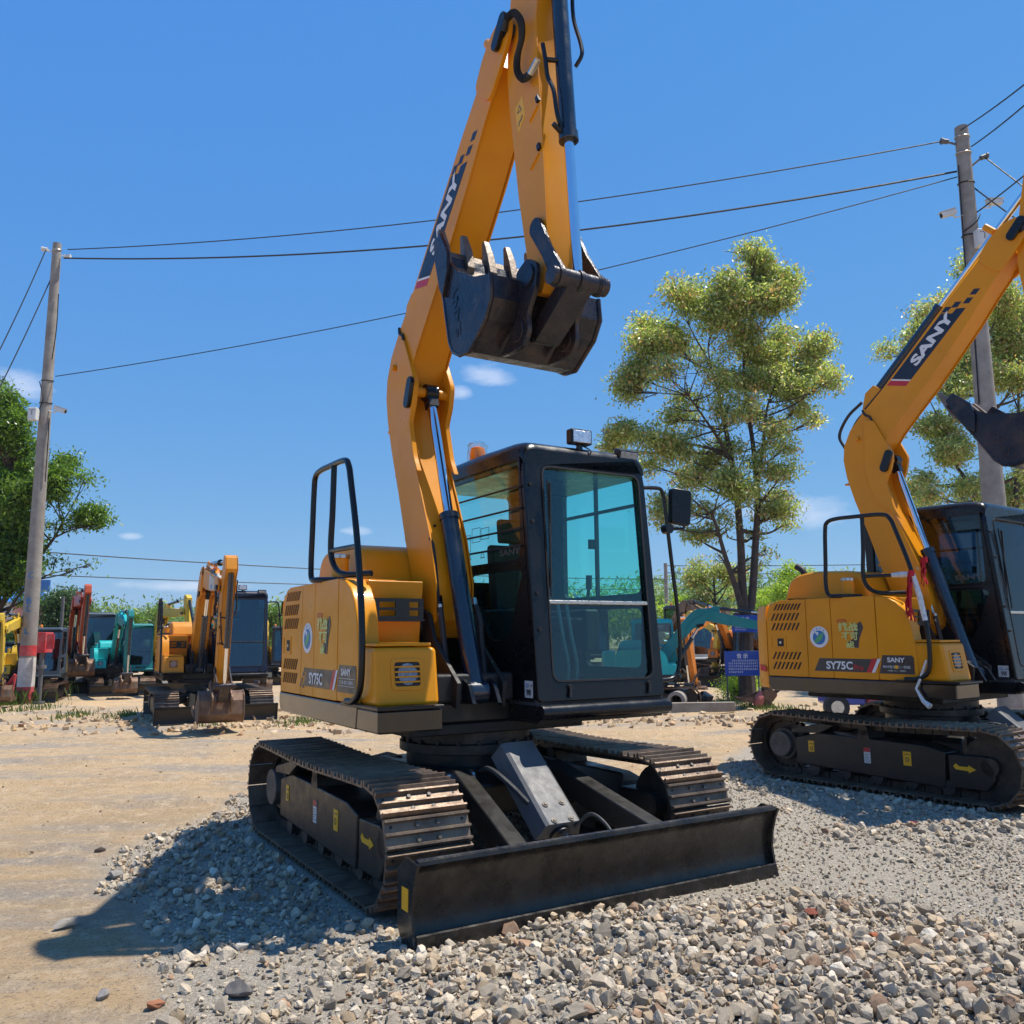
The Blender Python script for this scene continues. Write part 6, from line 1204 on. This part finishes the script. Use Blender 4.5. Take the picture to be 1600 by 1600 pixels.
# ------------------------------------------------------------------ signs, boxes, barrier, buildings
def notice(name, label, px0, px1, py0, py1, D, legs, rows, tilt=0):
    a, b_ = at(px0, py1, D), at(px1, py0, D); w, h = b_.x - a.x, b_.z - a.z; R = empty(name, ((a.x + b_.x) / 2, D, 0 if legs else a.z)); tag(R, label, 'sign', 'blue notice signs'); z0 = a.z - R.location.z
    R.rotation_euler = (0, tilt, 0); g = G(); g.box(-w / 2, w / 2, -.012, .012, z0, z0 + h); P = g.obj('panel', SIGNB, R, bevel=.003)
    text('告 示', (0, -.014, z0 + h * .80), (1, 0, 0), (0, 0, 1), h * .20, WHITE, P, center=True, bold=.02)
    r = random.Random(int(px0)); k = 0
    for j in range(rows):                               # rows of characters too small to read
        z = z0 + h * (.58 - j * .115); x = -w * .40 + (w * .1 if j == 0 else 0); xe = w * .40 if j < rows - 1 else w * .0; g = G()
        while x < xe:
            cw_ = h * .065; [g.box(x + r.uniform(0, .3) * cw_, x + cw_ * r.uniform(.6, .95), -.0145, -.0125, z + q * cw_ * .4, z + q * cw_ * .4 + cw_ * .22) for q in range(3)]; x += cw_ * 1.18
        g.obj('printed_line', WHITE, P, sm=False)
    if legs:
        for s in (-1, 1): g = G(); g.cyl((s * w * .44, .02, -.05), (s * w * .44, .02, z0 + h * .9), .014, 8); g.obj('leg', GREY, R)
    else: g = G(); g.cyl((0, .02, z0 + h), (0, .14, z0 + h + .04), .008, 6); g.obj('hanger', MATTE, R)
notice('notice_sign', 'blue notice board standing on two thin legs before the tree', 1133, 1187, 1017, 1056, 16.2, True, 5)
notice('notice_sign', 'upper blue notice sign nailed to the tree trunk', 1144, 1185, 961, 988, 16.75, False, 5)
def pxbox(g, px0, px1, py0, py1, D, d): a, b_ = at(px0, py1, D), at(px1, py0, D); return g.box(a.x, b_.x, D, D + d, a.z, b_.z)
R = empty('junction_cabinet', at(71, 1060, 17.7)); R.location.z = 0; tag(R, 'red metal cabinet on a grey stand beside the banded pole', 'cabinet'); o0 = Vector(R.location)
def rel(ob, par): ob.parent = par; ob.location = -Vector(par.location); return ob
g = G(); pxbox(g, 57, 72, 988, 1020, 17.7, .3); rel(g.obj('cabinet_box', REDPT, None, bevel=.01), R); g = G(); pxbox(g, 72, 85, 991, 1014, 17.65, .02); rel(g.obj('open_door', REDPT, None, sm=False), R)
g = G(); a = at(66, 1020, 17.8); g.cyl((a.x, a.y, 0), (a.x, a.y, a.z), .045, 12); g.cyl((a.x, a.y, a.z - .32), (a.x, a.y, a.z - .25), .10, 12); g.cyl((a.x, a.y, .0), (a.x, a.y, .04), .12, 12); rel(g.obj('stand', GREY, None), R)
R = empty('barrier', at(12, 1075, 17)); R.location.z = 0; tag(R, 'leaning red steel barrier at the left edge below the tree', 'barrier')
for (a_, b_, n_) in (((-8, 1098), (24, 1054), 'rail'), ((24, 1054), (16, 1096), 'leg'), ((8, 1076), (4, 1096), 'leg'), ((-20, 1080), (10, 1074), 'rail')):
    p, q = at(*a_, 17), at(*b_, 17); p.z = max(p.z, 0); q.z = max(q.z, 0); g = G(); g.tube([p, q], .03, 8); rel(g.obj(n_, REDPT, None), R)
R = empty('house', at(0, 991, 40)); R.location.z = 0; tag(R, 'pink rendered house with a blue sheet roof behind the left tree', 'house')
a, b_ = at(-160, 941, 40), at(14, 941, 40); g = G(); g.box(a.x, b_.x, 40, 43, 0, a.z); rel(g.obj('wall', PINK, None, sm=False), R)
g = G(); e = .5; z1 = a.z; g.add([(a.x - e, 39.4, z1 - .05), (b_.x + e, 39.4, z1 - .05), (b_.x + e, 43.6, z1 - .05), (a.x - e, 43.6, z1 - .05), (a.x - e, 41.5, z1 + .7), (b_.x + e, 41.5, z1 + .7)], [(0, 1, 5, 4), (3, 4, 5, 2), (0, 4, 3), (1, 2, 5), (0, 3, 2, 1)]); rel(g.obj('roof', ROOFB, None, sm=False), R)
for px in (2,): p = at(px, 968, 40); g = G(); g.box(p.x - .5, p.x + .5, 39.93, 40.0, p.z, p.z + .8); rel(g.obj('window', CABW, None, sm=False), R)
p = at(0, 925, 36); g = G(); q = at(78, 906, 36)
g.box(p.x - 4, q.x, 36, 36.08, p.z, q.z); tag(g.obj('billboard', ROOFB, None, sm=False), 'long blue board showing through the leaves of the left tree', 'board')
p = at(99, 932, 26.5); g = G(); g.cyl((p.x, 26.5, 0), (p.x, 26.5, p.z), .05, 10); tag(g.obj('steel_post', GREY, None), 'thin grey post at the corner of the green hedge', 'post')
# small things round the tree and under the right machine
for (lab, px, py, D, c) in (('pink-red fire bottle lying at the foot of the notice board', 1184, 1096, 15.6, (.48, .13, .10)),):
    p = at(px, py, D); o = empty('gas_bottle', (p.x, p.y, 0)); tag(o, lab, 'bottle'); g = G(); g.tube([(-.0, 0, .01), (.0, 0, .05), (0, 0, .20), (-.01, 0, .26), (-.01, 0, .30)], [.06, .085, .085, .04, .03], 14); ob = g.obj('body', mat('faded_red_bottle', c, None, .5), o); g = G(); g.cyl((-.01, 0, .30), (-.01, 0, .33), .018, 10); g.obj('valve', BRIGHT, o); o.rotation_euler = (0, .25, .4)
TRB = mat('blue_vehicle_paint', (.03, .07, .42), None, .35, coat=.5)
R = empty('tricycle', at(1328, 1085, 13.6)); R.location.z = 0; tag(R, 'small blue and red vehicle parked behind the right-hand tracks', 'vehicle')
g = G(); g.prism(rpoly([(-.45, .22), (-.40, .46), (-.15, .58), (.1, .50), (.18, .22)], .08, 4), -.22, .22); g.obj('front_body', TRB, R, bevel=.04, seg=3)
g = G(); g.prism(rpoly([(.16, .24), (.18, .56), (.60, .52), (.62, .24)], .05, 3), -.3, .3); g.obj('rear_body', REDPT, R, bevel=.03)
g = G(); g.cyl((-.52, -.1, .40), (-.44, -.1, .42), .07, 14); g.obj('headlight', REDC, R)
for x in (-.30, .42): g = G(); g.cyl((x, -.26, .19), (x, -.16, .19), .19, 20); w = g.obj('wheel', RUB, R); g = G(); g.cyl((x, -.27, .19), (x, -.255, .19), .10, 16); g.obj('rim', BRIGHT, w)
for (lab, px0, px1, D, c) in (('round concrete pipe section lying near the nearest cab corner', 1042, 1070, 15.2, CONC),):
    p = at((px0 + px1) / 2, 1095, D); g = G(); k = 24; Ro, Ri = .16, .10; p.z = Ro
    g.ring([(p.x + Ro * math.cos(a), p.y, p.z + Ro * math.sin(a)) for a in [i * 6.2832 / k for i in range(k)]], [(p.x + Ri * math.cos(a), p.y, p.z + Ri * math.sin(a)) for a in [i * 6.2832 / k for i in range(k)]], (.35, 1.0, 0)); tag(g.obj('pipe_section', CONC, None), lab, 'pipe')
p = at(1098, 1098, 14.9); g = G(); g.box(-.55, .55, -.05, .05, 0, .16); o = g.obj('kerb_beam', mat('dusty_concrete', (.36, .31, .25), (.24, .20, .16), .9, scale=7, bump=.4, dust=(DUST, .5)), None, bevel=.01); o.location = (p.x, p.y, .0); o.rotation_euler = (0, 0, .08); tag(o, 'low concrete beam on the ground before the small teal excavator', 'beam')
# haze
g = G(); g.box(-620, 620, -62, 850, -3, 40); hz_ = g.obj('haze', None, None, sm=False); hz_['kind'] = 'stuff'
m = bpy.data.materials.new('air'); m.use_nodes = True; t = m.node_tree; t.nodes.clear(); o = t.nodes.new('ShaderNodeOutputMaterial'); v = t.nodes.new('ShaderNodeVolumePrincipled'); v.inputs['Color'].default_value = (.78, .88, 1, 1); v.inputs['Density'].default_value = .0003; v.inputs['Anisotropy'].default_value = .2
t.links.new(v.outputs[0], o.inputs['Volume']); hz_.data.materials.append(m)
